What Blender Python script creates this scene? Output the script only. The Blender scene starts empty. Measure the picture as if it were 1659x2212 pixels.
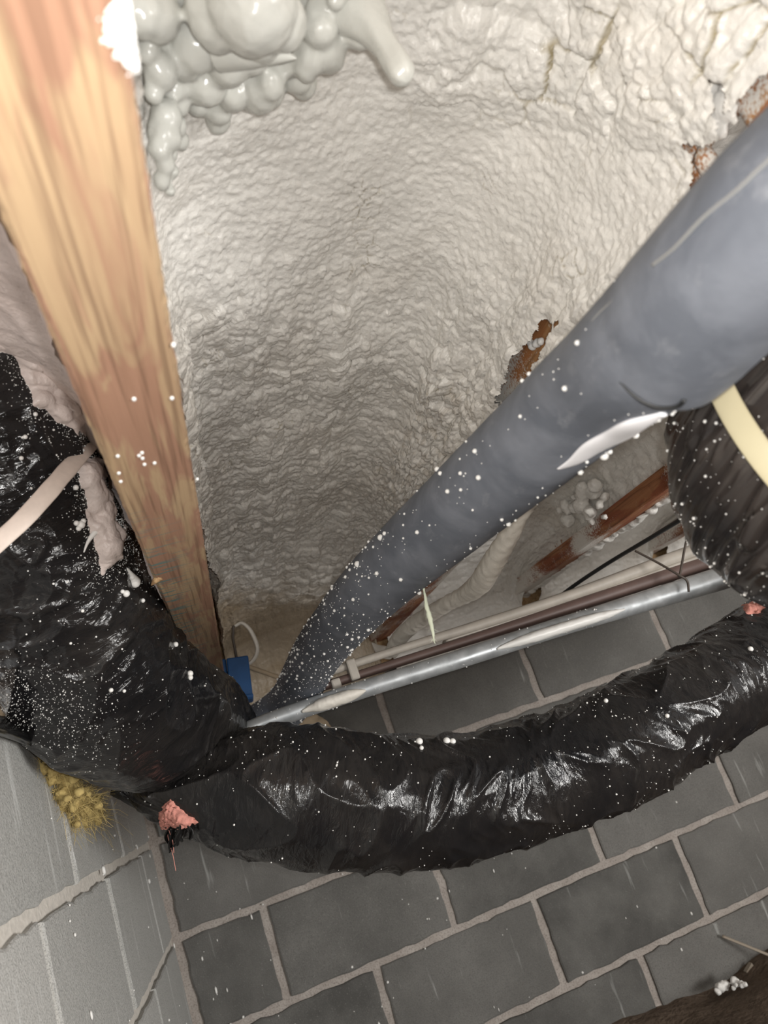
import bpy, bmesh, math, random
import numpy as np
from mathutils import Matrix, Vector

# ------------------------------------------------------------------ camera
S = bpy.context.scene
COL = S.collection
W, H, F = 1659, 2212, 1650.0
CR = np.array([[0.93187659, -0.16742468, -0.3218307],      # right
               [-0.25397986, 0.33235859, -0.90831272],      # down
               [0.25903717, 0.92817387, 0.26719469]])       # forward
CC = np.array([0.2342558, -1.92528566, 0.05091879])
cam_d = bpy.data.cameras.new('camera')
cam = bpy.data.objects.new('camera', cam_d)
COL.objects.link(cam)
cam.matrix_world = Matrix([[CR[0][i], -CR[1][i], -CR[2][i], CC[i]] for i in range(3)] + [[0, 0, 0, 1]])
cam_d.sensor_fit = 'VERTICAL'
cam_d.sensor_height = 36
cam_d.lens = F / H * 36
cam_d.clip_start = 0.02
cam_d.dof.use_dof = True
cam_d.dof.focus_distance = 1.0
cam_d.dof.aperture_fstop = 8.0
S.camera = cam

# ------------------------------------------------------------------ light
world = bpy.data.worlds.new('world')
S.world = world
world.use_nodes = True
world.node_tree.nodes['Background'].inputs[0].default_value = (1.0, 0.98, 0.96, 1)
world.node_tree.nodes['Background'].inputs[1].default_value = 0.6


def lamp(name, kind, loc, energy, size, color, aim=None):
    d = bpy.data.lights.new(name, kind)
    d.energy = energy
    d.color = color
    if kind == 'AREA':
        d.size = size
    else:
        d.shadow_soft_size = size
    o = bpy.data.objects.new(name, d)
    COL.objects.link(o)
    o.location = loc
    if aim is not None:
        o.rotation_euler = (Vector(aim) - Vector(loc)).to_track_quat('-Z', 'Y').to_euler()
    return o


# the phone's own torch beside the lens, and an added, unseen fill lamp behind the camera
lamp('phone_torch', 'POINT', CC + CR[0] * 0.012 - CR[1] * 0.014, 6.9, 0.006, (1.0, 0.98, 0.95))
lamp('fill_light', 'AREA', (1.6, -2.6, -0.5), 28, 0.6, (1.0, 0.98, 0.95), (0.4, -0.5, 0.4))
S.view_settings.view_transform = 'Standard'
S.view_settings.look = 'None'
S.view_settings.gamma = 1
S.view_settings.use_curve_mapping = False
S.view_settings.exposure = 0.5

# ------------------------------------------------------------------ maths helpers
rng = np.random.RandomState(7)
random.seed(7)


def at(u, v, d=None, x=None, y=None, z=None):
    """point in the room on the sight line of a photo pixel, at a depth or on a plane"""
    r = np.array([(u - 829.5) / F, (v - 1106) / F, 1.0]) @ CR
    if d is not None:
        return CC + r * d
    i, val = (0, x) if x is not None else (1, y) if y is not None else (2, z)
    return CC + r * (val - CC[i]) / r[i]


def pj(P):
    q = (np.asarray(P) - CC) @ CR.T
    return 829.5 + F * q[..., 0] / q[..., 2], 1106 + F * q[..., 1] / q[..., 2], q[..., 2]


_p = np.arange(512)
np.random.RandomState(3).shuffle(_p)
PERM = np.concatenate([_p, _p, _p])
_g = np.random.RandomState(5).normal(size=(512, 3))
GRAD = _g / np.linalg.norm(_g, axis=1, keepdims=True)
_r2 = np.random.RandomState(11).rand(512, 3)


def perlin(x, y, z=0.0):
    x, y, z = np.broadcast_arrays(np.asarray(x, float), np.asarray(y, float), np.asarray(z, float))
    xi, yi, zi = (np.floor(a).astype(int) for a in (x, y, z))
    xf, yf, zf = x - xi, y - yi, z - zi
    f = lambda t: t * t * t * (t * (t * 6 - 15) + 10)
    u, v, w = f(xf), f(yf), f(zf)

    def g(dx, dy, dz):
        h = PERM[PERM[PERM[(xi + dx) & 511] + ((yi + dy) & 511)] + ((zi + dz) & 511)]
        G = GRAD[h]
        return G[..., 0] * (xf - dx) + G[..., 1] * (yf - dy) + G[..., 2] * (zf - dz)
    l = lambda a, b, t: a + t * (b - a)
    return 1.6 * l(l(l(g(0, 0, 0), g(1, 0, 0), u), l(g(0, 1, 0), g(1, 1, 0), u), v),
                   l(l(g(0, 0, 1), g(1, 0, 1), u), l(g(0, 1, 1), g(1, 1, 1), u), v), w)


def fbm(x, y, z=0.0, n=3):
    s, a = 0, 1
    for i in range(n):
        s = s + a * perlin(x * 2 ** i + 17 * i, y * 2 ** i, np.asarray(z) * 2 ** i)
        a *= 0.5
    return s


def worley(x, y):
    """F1, F2, offset along y to the nearest cell centre, cell random"""
    xi, yi = np.floor(x).astype(int), np.floor(y).astype(int)
    f1 = np.full(x.shape, 9.0)
    f2 = np.full(x.shape, 9.0)
    oy = np.zeros(x.shape)
    cr = np.zeros(x.shape)
    for dx in (-1, 0, 1):
        for dy in (-1, 0, 1):
            h = PERM[PERM[(xi + dx) & 511] + ((yi + dy) & 511)]
            px = xi + dx + 0.15 + 0.7 * _r2[h, 0]
            py = yi + dy + 0.15 + 0.7 * _r2[h, 1]
            d = np.hypot(x - px, y - py)
            c = d < f1
            f2 = np.where(c, f1, np.minimum(f2, d))
            oy = np.where(c, y - py, oy)
            cr = np.where(c, _r2[h, 2], cr)
            f1 = np.where(c, d, f1)
    return f1, f2, oy, cr


def dome(x, y, tilt=0.0):
    f1, f2, oy, cr = worley(x, y)
    return (np.sqrt(np.clip(1 - (f1 / 0.85) ** 2, 0, 1)) + tilt * oy) * (0.55 + 0.9 * cr), f2 - f1


def sstep(a, b, x):
    t = np.clip((x - a) / (b - a), 0, 1)
    return t * t * (3 - 2 * t)


def inpoly(u, v, poly):
    ins = np.zeros(np.shape(u), bool)
    n = len(poly)
    for i in range(n):
        x1, y1 = poly[i]
        x2, y2 = poly[(i + 1) % n]
        c = (y1 > v) != (y2 > v)
        with np.errstate(divide='ignore', invalid='ignore'):
            ins ^= c & (u < (x2 - x1) * (v - y1) / (y2 - y1 + 1e-12) + x1)
    return ins


def polydist(u, v, poly):
    """signed distance in pixels, negative inside"""
    best = np.full(np.shape(u), 1e9)
    for i in range(len(poly)):
        a, b = np.array(poly[i], float), np.array(poly[(i + 1) % len(poly)], float)
        ab = b - a
        t = np.clip(((u - a[0]) * ab[0] + (v - a[1]) * ab[1]) / (ab @ ab), 0, 1)
        best = np.minimum(best, np.hypot(u - a[0] - t * ab[0], v - a[1] - t * ab[1]))
    return np.where(inpoly(u, v, poly), -best, best)


# ------------------------------------------------------------------ object helpers
def new_mesh(name, V, Fc, smooth=True, attrs=None):
    """V (n,3), Fc list of face index tuples or an (m,4)/(m,3) array"""
    me = bpy.data.meshes.new(name)
    V = np.asarray(V, float)
    if isinstance(Fc, np.ndarray):
        k = Fc.shape[1]
        me.vertices.add(len(V))
        me.vertices.foreach_set('co', V.ravel())
        me.loops.add(Fc.size)
        me.loops.foreach_set('vertex_index', Fc.ravel().astype(np.int32))
        me.polygons.add(len(Fc))
        me.polygons.foreach_set('loop_start', np.arange(0, Fc.size, k, dtype=np.int32))
        me.update(calc_edges=True)
        me.validate()
    else:
        me.from_pydata([tuple(p) for p in V], [], [tuple(f) for f in Fc])
        me.update()
    if smooth and len(me.polygons):
        me.polygons.foreach_set('use_smooth', np.ones(len(me.polygons), bool))
    for n, a in (attrs or {}).items():
        t = me.attributes.new(n, 'FLOAT', 'POINT')
        t.data.foreach_set('value', np.asarray(a, np.float32).ravel())
    return me


def link(name, me, mat, parent=None, base=None):
    """mesh is given in room coordinates; the object's origin goes to base (or the parent's base)"""
    if mat:
        me.materials.append(mat)
    o = bpy.data.objects.new(name, me)
    COL.objects.link(o)
    if parent is not None:
        o.parent = parent
        b = np.array(parent.get('_b', (0, 0, 0)))
    else:
        b = np.zeros(3) if base is None else np.asarray(base, float)
        o.location = b
    me.transform(Matrix.Translation([float(-c) for c in b]))
    o['_b'] = [float(c) for c in b]
    return o


def mk(name, V, Fc, mat, parent=None, smooth=True, attrs=None, base=None):
    return link(name, new_mesh(name, V, Fc, smooth, attrs), mat, parent, base)


def tag(o, label=None, cat=None, group=None, kind=None):
    if label:
        o['label'] = label
    if cat:
        o['category'] = cat
    if group:
        o['group'] = group
    if kind:
        o['kind'] = kind
    return o


def thing(name, label, cat, base, group=None):
    o = bpy.data.objects.new(name, None)
    COL.objects.link(o)
    o.empty_display_size = 0.05
    o.location = [float(c) for c in base]
    o['_b'] = [float(c) for c in base]
    return tag(o, label, cat, group)


def gridf(n, m, wrap=False):
    """quads of an n x m vertex grid (row-major); wrap closes the second direction"""
    i = np.arange(n - 1)[:, None]
    j = np.arange(m if wrap else m - 1)[None, :]
    j2 = (j + 1) % m
    return np.stack([i * m + j, i * m + j2, (i + 1) * m + j2, (i + 1) * m + j], -1).reshape(-1, 4)


def catmull(P, n):
    P = np.asarray(P, float)
    Q = np.vstack([2 * P[0] - P[1], P, 2 * P[-1] - P[-2]])
    seg = len(P) - 1
    t = np.linspace(0, seg, n)
    i = np.minimum(t.astype(int), seg - 1)
    f = (t - i)[:, None]
    a, b, c, d = Q[i], Q[i + 1], Q[i + 2], Q[i + 3]
    return 0.5 * (2 * b + (c - a) * f + (2 * a - 5 * b + 4 * c - d) * f ** 2 + (3 * b - a - 3 * c + d) * f ** 3)


class Tube:
    """a swept, displaced tube: path points (k,3) or (k,4) with radius"""
    def __init__(self, P, r=None, n=200, m=48, disp=None, cap=False, flat=None, up=(0, 0, 1)):
        P = np.asarray(P, float)
        if P.shape[1] == 3:
            P = np.hstack([P, np.broadcast_to(np.asarray(r, float).reshape(-1, 1), (len(P), 1))])
        Q = catmull(P, n)
        C, R = Q[:, :3], Q[:, 3].copy()
        L = np.concatenate([[0], np.cumsum(np.linalg.norm(np.diff(C, axis=0), axis=1))])
        if cap:
            for s in (L, L[-1] - L):
                k = np.clip(s / R, 0, 1)
                R = R * np.sqrt(np.clip(1 - (1 - k) ** 2, 0.0004, 1))
        T = np.gradient(C, axis=0)
        T /= np.linalg.norm(T, axis=1, keepdims=True)
        N = np.zeros_like(T)
        v = np.cross(T[0], np.array(up, float))
        if np.linalg.norm(v) < 0.1:
            v = np.cross(T[0], [1, 0, 0])
        for i in range(n):
            v = v - T[i] * (v @ T[i])
            v /= np.linalg.norm(v)
            N[i] = v
        B = np.cross(T, N)
        th = np.linspace(0, 2 * np.pi, m, endpoint=False)
        D = np.cos(th)[None, :, None] * N[:, None] + np.sin(th)[None, :, None] * B[:, None]
        self.s = np.broadcast_to(L[:, None], (n, m))
        self.th = np.broadcast_to(th[None], (n, m))
        rr = np.broadcast_to(R[:, None], (n, m)).copy()
        if flat is not None:            # elliptical section: half-thickness factor along B
            D = np.cos(th)[None, :, None] * N[:, None] + flat * np.sin(th)[None, :, None] * B[:, None]
        if disp is not None:
            rr = rr + disp(self.s, self.th)
        self.D = D
        self.V = C[:, None] + rr[..., None] * D
        self.n, self.m, self.C, self.L, self.T = n, m, C, L, T

    def normals(self):
        a = np.gradient(self.V, axis=0)
        b = np.roll(self.V, -1, 1) - np.roll(self.V, 1, 1)
        N = np.cross(a, b)
        N /= np.linalg.norm(N, axis=2, keepdims=True) + 1e-12
        sgn = np.sign((N * self.D).sum(-1, keepdims=True))
        return N * sgn

    def faces(self):
        f = gridf(self.n, self.m, True)
        return f[:, ::-1].copy()

    def build(self, name, mat, parent=None, base=None, attrs=None, caps=True):
        V = self.V.reshape(-1, 3)
        Fq = [tuple(q) for q in self.faces()] if caps else self.faces()
        if caps:
            Fq.append(tuple(range(self.m)))
            Fq.append(tuple(range((self.n - 1) * self.m + self.m - 1, (self.n - 1) * self.m - 1, -1)))
        a = {'along': self.s, 'around': np.cos(self.th), 'around2': np.sin(self.th)}
        a.update(attrs or {})
        return mk(name, V, Fq, mat, parent, True, a, base)

    def front(self):
        """flat arrays of points, normals, pixel coordinates of the side that faces the lens"""
        N = self.normals().reshape(-1, 3)
        V = self.V.reshape(-1, 3)
        f = ((CC - V) * N).sum(1) > 0
        u, v, d = pj(V)
        return V, N, u, v, d, f

    def hit(self, u, v, lift=0.0):
        V, N, pu, pv, d, f = self.front()
        c = (pu - u) ** 2 + (pv - v) ** 2 + np.where(f, 0, 1e9)
        i = np.argmin(c)
        return V[i] + N[i] * lift, N[i]


def ico(sub=1):
    bm = bmesh.new()
    bmesh.ops.create_icosphere(bm, subdivisions=sub, radius=1)
    V = np.array([v.co[:] for v in bm.verts])
    Fc = np.array([[v.index for v in f.verts] for f in bm.faces])
    bm.free()
    return V, Fc


ICO1, ICO2, ICO3 = ico(1), ico(2), ico(3)


def blobs(P, R, src=ICO1, squash=None):
    """many little balls in one mesh; R (k,) or (k,3)"""
    V0, F0 = src
    P = np.asarray(P, float)
    R = np.asarray(R, float)
    if R.ndim == 1:
        R = np.repeat(R[:, None], 3, 1)
    V = P[:, None] + V0[None] * R[:, None]
    Fc = F0[None] + (np.arange(len(P)) * len(V0))[:, None, None]
    return V.reshape(-1, 3), Fc.reshape(-1, 3)


def box(x0, x1, y0, y1, z0, z1):
    V = [(x, y, z) for x in (x0, x1) for y in (y0, y1) for z in (z0, z1)]
    Fc = [(0, 1, 3, 2), (4, 6, 7, 5), (0, 4, 5, 1), (2, 3, 7, 6), (0, 2, 6, 4), (1, 5, 7, 3)]
    return np.array(V, float), Fc


def specks(tube, dens, n, rmin, rmax, name, parent, mat, src=ICO1, power=3.0):
    """little foam droplets sitting on a tube's surface; dens(u, v) gives how thick they lie"""
    V, N, u, v, d, f = tube.front()
    w = dens(u, v) * f
    if w.sum() <= 0:
        return None
    a = np.gradient(tube.V, axis=0)
    b = (np.roll(tube.V, -1, 1) - np.roll(tube.V, 1, 1)) * 0.5
    w = w * np.linalg.norm(np.cross(a, b), axis=2).ravel()
    i = rng.choice(len(V), n, p=w / w.sum())
    P = V[i] + (a.reshape(-1, 3)[i] * (rng.rand(n, 1) - 0.5) + b.reshape(-1, 3)[i] * (rng.rand(n, 1) - 0.5))
    R = rmin + (rmax - rmin) * rng.rand(n) ** power
    P = P + N[i] * (R * 0.3)[:, None]
    vv, ff = blobs(P, R, src)
    return tag(mk(name, vv, ff, mat, parent), kind='stuff')


# ------------------------------------------------------------------ materials
class NT:
    def __init__(self, name, rough=0.6, spec=0.4):
        self.m = bpy.data.materials.new(name)
        self.m.use_nodes = True
        self.t = self.m.node_tree
        self.b = self.t.nodes['Principled BSDF']
        self.b.inputs['Roughness'].default_value = rough
        self.b.inputs['Specular IOR Level'].default_value = spec

    def n(self, kind, **kw):
        o = self.t.nodes.new(kind)
        for k, v in kw.items():
            if k.startswith('i_'):
                key = k[2:].replace('_', ' ')
                s = o.inputs[int(key)] if key.isdigit() else o.inputs[key]
                if isinstance(v, bpy.types.NodeSocket):
                    self.t.links.new(v, s)
                else:
                    s.default_value = v
            else:
                setattr(o, k, v)
        return o

    def to(self, sock, name):
        self.t.links.new(sock, self.b.inputs[name])

    def pos(self, scale=(1, 1, 1), obj=False):
        if obj:
            src = self.n('ShaderNodeTexCoord').outputs['Object']
        else:
            src = self.n('ShaderNodeNewGeometry').outputs['Position']
        return self.n('ShaderNodeMapping', i_Vector=src, i_Scale=scale).outputs[0]

    def noise(self, vec, scale, detail=4.0, rough=0.55, dist=0.0):
        return self.n('ShaderNodeTexNoise', i_Vector=vec, i_Scale=scale, i_Detail=detail, i_Roughness=rough,
                      i_Distortion=dist).outputs['Fac']

    def ramp(self, fac, *stops):
        r = self.n('ShaderNodeValToRGB', i_Fac=fac)
        e = r.color_ramp.elements
        while len(e) < len(stops):
            e.new(0.5)
        for el, (p, c) in zip(e, stops):
            el.position = p
            el.color = (c, c, c, 1) if np.isscalar(c) else (*c, 1)
        return r.outputs[0]

    def mix(self, fac, a, b, blend='MIX'):
        m = self.n('ShaderNodeMix', data_type='RGBA', blend_type=blend)
        for k, v in ((0, fac), (6, a), (7, b)):
            if isinstance(v, bpy.types.NodeSocket):
                self.t.links.new(v, m.inputs[k])
            else:
                m.inputs[k].default_value = v if k == 0 else (*v, 1)
        return m.outputs[2]

    def math(self, op, a, b=0.0):
        return self.n('ShaderNodeMath', operation=op, i_0=a, i_1=b).outputs[0]

    def attr(self, name):
        return self.n('ShaderNodeAttribute', attribute_name=name).outputs['Fac']

    def bump(self, h, dist=0.002, strength=1.0, normal=None):
        kw = dict(i_Height=h, i_Distance=dist, i_Strength=strength)
        if normal is not None:
            kw['i_Normal'] = normal
        return self.n('ShaderNodeBump', **kw).outputs[0]


def foam_mat(name, light, dark, rough=0.38, fine=0.0012):
    k = NT(name, rough, 0.45)
    p = k.pos()
    c = k.mix(k.ramp(k.noise(p, 9.0, 3), (0.35, 0.0), (0.7, 1.0)), light, tuple(a * 0.9 for a in light))
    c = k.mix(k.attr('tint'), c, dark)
    c = k.mix(k.attr('crack'), c, (0.30, 0.24, 0.12))
    k.to(c, 'Base Color')
    k.to(k.ramp(k.noise(p, 60, 2), (0.3, rough - 0.12), (0.7, rough + 0.16)), 'Roughness')
    h = k.math('ADD', k.noise(p, 260, 3), k.math('MULTIPLY', k.noise(p, 90, 2), 1.4))
    k.to(k.bump(h, fine, 0.8), 'Normal')
    return k.m


M = {}
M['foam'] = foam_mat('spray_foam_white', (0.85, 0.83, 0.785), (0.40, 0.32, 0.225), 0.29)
M['foam_gloss'] = foam_mat('spray_foam_glossy', (0.54, 0.54, 0.50), (0.4, 0.33, 0.25), 0.22, 0.0002)
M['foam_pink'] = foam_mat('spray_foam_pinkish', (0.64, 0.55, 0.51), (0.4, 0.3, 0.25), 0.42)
k = NT('foam_drop_white', 0.35)
k.b.inputs['Base Color'].default_value = (0.82, 0.81, 0.78, 1)
M['drop'] = k.m


def wood_mat(name, a, b, c, teal=False, mist=0.0, gscale=1.0):
    k = NT(name, 0.68, 0.25)
    p = k.pos((60 * gscale, 5 * gscale, 60 * gscale))
    patch = k.noise(k.pos((58, 7.0, 40)), 1.0, 3, 0.55, 0.9)
    col = k.mix(k.ramp(patch, (0.45, 0.0), (0.55, 1.0)), a, b)
    g = k.noise(p, 1.0, 5, 0.6, 0.4)
    col = k.mix(k.ramp(g, (0.42, 0.0), (0.75, 0.6)), col, c)
    streak = k.noise(k.pos((260, 7, 260)), 1.0, 2)
    col = k.mix(k.ramp(streak, (0.35, 0.55), (0.5, 0.0)), col, tuple(x * 0.55 for x in c))
    if teal:
        sep = k.n('ShaderNodeSeparateXYZ', i_0=k.n('ShaderNodeNewGeometry').outputs['Position'])
        dash = k.noise(k.pos((26, 190, 26)), 1.0, 2, 0.5, 0.3)
        m = k.ramp(dash, (0.54, 0.0), (0.60, 0.85))
        yr = k.n('ShaderNodeMapRange', i_Value=sep.outputs[1], i_From_Min=-1.36, i_From_Max=-1.2).outputs[0]
        xr = k.n('ShaderNodeMapRange', i_Value=sep.outputs[0], i_From_Min=0.245, i_From_Max=0.212).outputs[0]
        col = k.mix(k.math('MULTIPLY', m, k.math('MULTIPLY', yr, xr)), col, (0.10, 0.19, 0.18))
    if mist:
        mm = k.noise(k.pos((11, 5, 11)), 1.0, 3)
        sp = k.noise(k.pos((420, 420, 420)), 1.0, 2)
        ms = k.math('ADD', k.math('MULTIPLY', mm, 1.6), k.math('MULTIPLY', sp, 0.7))
        lvl = 1.32 - mist
        col = k.mix(k.ramp(ms, (0.0, 0.0), (min(lvl, 0.999) - 0.08, 0.0), (min(lvl, 0.999), 1.0)) if lvl < 1 else
                    k.math('MULTIPLY', k.n('ShaderNodeMapRange', i_Value=ms, i_From_Min=lvl - 0.05,
                                           i_From_Max=lvl + 0.1).outputs[0], 1.0), col, (0.72, 0.69, 0.64))
    k.to(col, 'Base Color')
    k.to(k.bump(k.math('ADD', g, streak), 0.0006, 0.8), 'Normal')
    return k.m


M['lvl'] = wood_mat('laminated_veneer', (0.315, 0.18, 0.12), (0.39, 0.275, 0.165), (0.25, 0.14, 0.088), teal=True)
M['flange'] = wood_mat('joist_flange_wood', (0.30, 0.10, 0.05), (0.38, 0.17, 0.08), (0.19, 0.07, 0.035), mist=0.10)
M['web'] = wood_mat('strand_board', (0.44, 0.19, 0.075), (0.5, 0.27, 0.12), (0.3, 0.13, 0.06), mist=0.24, gscale=0.8)
M['osb'] = wood_mat('subfloor_board', (0.4, 0.25, 0.13), (0.5, 0.34, 0.18), (0.25, 0.14, 0.07), gscale=0.5)
M['chip'] = wood_mat('dark_wood', (0.16, 0.09, 0.045), (0.22, 0.13, 0.07), (0.08, 0.045, 0.025), gscale=1.2)


def plastic_mat(name, base, dust, rough=0.2, dustmax=0.6, sc=(1, 1, 1), bs=0.6):
    k = NT(name, rough, 0.4)
    p = k.pos()
    d = k.noise(p, 7, 4, 0.6)
    streak = k.n('ShaderNodeCombineXYZ', i_0=k.math('MULTIPLY', k.attr('along'), 14.0 * sc[0]),
                 i_1=k.math('MULTIPLY', k.attr('around'), 5.0 * sc[1]),
                 i_2=k.math('MULTIPLY', k.attr('around2'), 5.0 * sc[1])).outputs[0]
    s1 = k.noise(streak, 2.0, 4, 0.6, 1.0)
    f = k.math('MULTIPLY', k.ramp(d, (0.38, 0.0), (0.7, dustmax)), k.ramp(s1, (0.3, 0.35), (0.65, 1.0)))
    k.to(k.mix(f, base, dust), 'Base Color')
    k.to(k.math('ADD', k.math('MULTIPLY', f, 0.15), rough), 'Roughness')
    h = k.math('ADD', k.math('MULTIPLY', s1, 1.0), k.math('MULTIPLY', k.noise(p, 45, 3, 0.6, 0.8), 0.22))
    k.to(k.bump(h, 0.005, bs), 'Normal')
    return k.m


M['plastic'] = plastic_mat('black_plastic_jacket', (0.009, 0.009, 0.010), (0.042, 0.037, 0.033), 0.13, 0.6, (4.0, 0.35), 0.4)
M['plastic_near'] = plastic_mat('black_plastic_jacket_near', (0.016, 0.0145, 0.015), (0.095, 0.077, 0.066), 0.09, 0.75, (0.3, 1.6), 0.16)
k = NT('torn_black_plastic', 0.25)
k.b.inputs['Base Color'].default_value = (0.01, 0.01, 0.01, 1)
M['torn'] = k.m

k = NT('grey_pipe_foam', 0.55, 0.35)
p = k.pos()
c = k.mix(k.ramp(k.noise(p, 16, 4, 0.6, 0.5), (0.42, 0.0), (0.75, 1.0)), (0.106, 0.117, 0.139), (0.185, 0.199, 0.229))
c = k.mix(k.ramp(k.noise(k.pos((90, 40, 60)), 1.0, 5, 0.7), (0.58, 0.0), (0.8, 0.55)), c, (0.26, 0.27, 0.29))
k.to(c, 'Base Color')
k.to(k.bump(k.noise(p, 500, 2), 0.0004, 0.5), 'Normal')
M['pipe'] = k.m

k = NT('galvanised_steel', 0.38, 0.5)
k.b.inputs['Metallic'].default_value = 0.45
p = k.pos()
k.to(k.mix(k.ramp(k.noise(p, 40, 4), (0.35, 0.0), (0.7, 1.0)), (0.33, 0.345, 0.355), (0.50, 0.52, 0.53)), 'Base Color')
k.to(k.ramp(k.noise(p, 30, 3), (0.3, 0.3), (0.7, 0.55)), 'Roughness')
M['galv'] = k.m


def plain(name, col, rough=0.6, var=0.15, scale=40, metal=0.0, bump=0.0):
    k = NT(name, rough)
    k.b.inputs['Metallic'].default_value = metal
    p = k.pos()
    n = k.noise(p, scale, 4)
    k.to(k.mix(n, tuple(c * (1 - var) for c in col), tuple(min(1, c * (1 + var)) for c in col)), 'Base Color')
    if bump:
        k.to(k.bump(n, bump, 0.8), 'Normal')
    return k.m


M['rail'] = plain('dusty_steel_rail', (0.40, 0.365, 0.32), 0.5, 0.25)
M['rail_dark'] = plain('brown_painted_rail', (0.115, 0.075, 0.065), 0.5, 0.25)
M['wire'] = plain('rusty_wire', (0.07, 0.055, 0.045), 0.5, 0.4)
M['blackwire'] = plain('black_cable_rubber', (0.015, 0.016, 0.017), 0.4)
M['band_pink'] = plain('pale_nylon_strap', (0.68, 0.58, 0.51), 0.5, 0.14, 120)
M['band_yellow'] = plain('yellowish_nylon_strap', (0.60, 0.54, 0.36), 0.42, 0.06, 60)
M['cable'] = plain('foam_coated_cable', (0.72, 0.68, 0.61), 0.55, 0.1, 60, bump=0.002)
M['whitecable'] = plain('white_cable_sheath', (0.62, 0.58, 0.52), 0.45, 0.08)
M['blue'] = plain('blue_box_plastic', (0.012, 0.075, 0.22), 0.45, 0.3)
M['pinkwool'] = plain('pink_glass_wool', (0.62, 0.27, 0.22), 0.9, 0.25, 130, bump=0.003)
M['yellowwool'] = plain('yellow_glass_wool', (0.50, 0.38, 0.15), 0.95, 0.4, 60, bump=0.004)
M['tan'] = plain('tan_old_foam', (0.36, 0.28, 0.19), 0.8, 0.25, 50, bump=0.003)
M['string'] = plain('frayed_pale_string', (0.62, 0.66, 0.52), 0.8, 0.2)
M['foil'] = plain('dull_foil', (0.40, 0.41, 0.42), 0.4, 0.2)
M['stick'] = plain('pale_lath', (0.36, 0.31, 0.25), 0.7, 0.2)

# concrete blocks: each block its own shade, dust, white drips running down
k = NT('concrete_block', 0.85, 0.25)
p = k.pos()
rnd = k.n('ShaderNodeObjectInfo').outputs['Random']
c = k.mix(rnd, (0.08, 0.078, 0.073), (0.165, 0.16, 0.15))
c = k.mix(k.ramp(k.noise(p, 6, 5, 0.6), (0.38, 0.0), (0.78, 0.7)), c, (0.235, 0.23, 0.215))
c = k.mix(k.ramp(k.noise(p, 700, 2), (0.36, 0.55), (0.48, 0.0)), c, (0.07, 0.07, 0.066))
c = k.mix(k.ramp(k.noise(p, 420, 2), (0.62, 0.0), (0.75, 0.4)), c, (0.36, 0.35, 0.33))
drip = k.noise(k.pos((55, 55, 5.5)), 1.0, 3, 0.55)
c = k.mix(k.ramp(drip, (0.66, 0.0), (0.76, 0.55)), c, (0.46, 0.47, 0.45))
k.to(c, 'Base Color')
k.to(k.bump(k.math('ADD', k.noise(p, 300, 3), k.noise(p, 25, 3)), 0.0018, 0.8), 'Normal')
M['block'] = k.m
k = NT('dusty_lightened_block', 0.85, 0.25)  # overspray dust, plus the left wall's stronger light put into the base colour
p = k.pos()
rnd = k.n('ShaderNodeObjectInfo').outputs['Random']
c = k.mix(rnd, (0.44, 0.44, 0.42), (0.54, 0.535, 0.51))
c = k.mix(k.ramp(k.noise(p, 600, 2), (0.38, 0.6), (0.5, 0.0)), c, (0.2, 0.2, 0.19))
c = k.mix(k.ramp(k.noise(p, 500, 2), (0.58, 0.0), (0.72, 0.6)), c, (0.68, 0.67, 0.65))
drip = k.noise(k.pos((50, 50, 4.5)), 1.0, 3, 0.55)
c = k.mix(k.ramp(drip, (0.60, 0.0), (0.72, 0.7)), c, (0.72, 0.73, 0.71))
k.to(c, 'Base Color')
k.to(k.bump(k.math('ADD', k.noise(p, 300, 3), k.noise(p, 25, 3)), 0.0018, 0.8), 'Normal')
M['block_left'] = k.m
k = NT('mortar', 0.9, 0.2)
p = k.pos()
c = k.mix(k.ramp(k.noise(p, 18, 4), (0.3, 0.0), (0.7, 1.0)), (0.33, 0.29, 0.26), (0.45, 0.41, 0.375))
c = k.mix(k.ramp(k.noise(p, 300, 3), (0.36, 0.5), (0.5, 0.0)), c, (0.17, 0.15, 0.13))
k.to(c, 'Base Color')
k.to(k.bump(k.noise(p, 160, 4), 0.003, 1.0), 'Normal')
M['mortar'] = k.m
k = NT('dirt', 0.95, 0.15)
p = k.pos()
c = k.mix(k.ramp(k.noise(p, 14, 5, 0.65), (0.3, 0.0), (0.7, 1.0)), (0.09, 0.066, 0.048), (0.20, 0.155, 0.12))
k.to(c, 'Base Color')
k.to(k.bump(k.noise(p, 60, 5), 0.01, 1.0), 'Normal')
M['dirt'] = k.m
M['mortar_left'] = plain('dusty_lightened_mortar', (0.66, 0.62, 0.56), 0.9, 0.3, 160, bump=0.0012)  # dust and the left wall's brighter light both in this colour

# ------------------------------------------------------------------ the setting: floor, walls, boards overhead
gx, gy = np.meshgrid(np.linspace(0.0, 3.4, 171), np.linspace(-3.2, 0.0, 161), indexing='ij')
gz = -0.725 + 0.02 * fbm(gx * 4, gy * 4, 0, 4) - 0.03 * sstep(-0.3, -1.2, gy)
o = mk('floor', np.stack([gx, gy, gz], -1).reshape(-1, 3), gridf(171, 161), M['dirt'])
tag(o, 'brown bare dirt floor of the crawl space at the foot of the block wall', 'floor', kind='structure')

V, Fc = box(-0.6, 3.4, -3.2, 0.3, 0.578, 0.6)
tag(mk('ceiling', V, Fc, M['osb'], smooth=False), 'wooden subfloor boards above the joists', 'ceiling', kind='structure')

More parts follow.
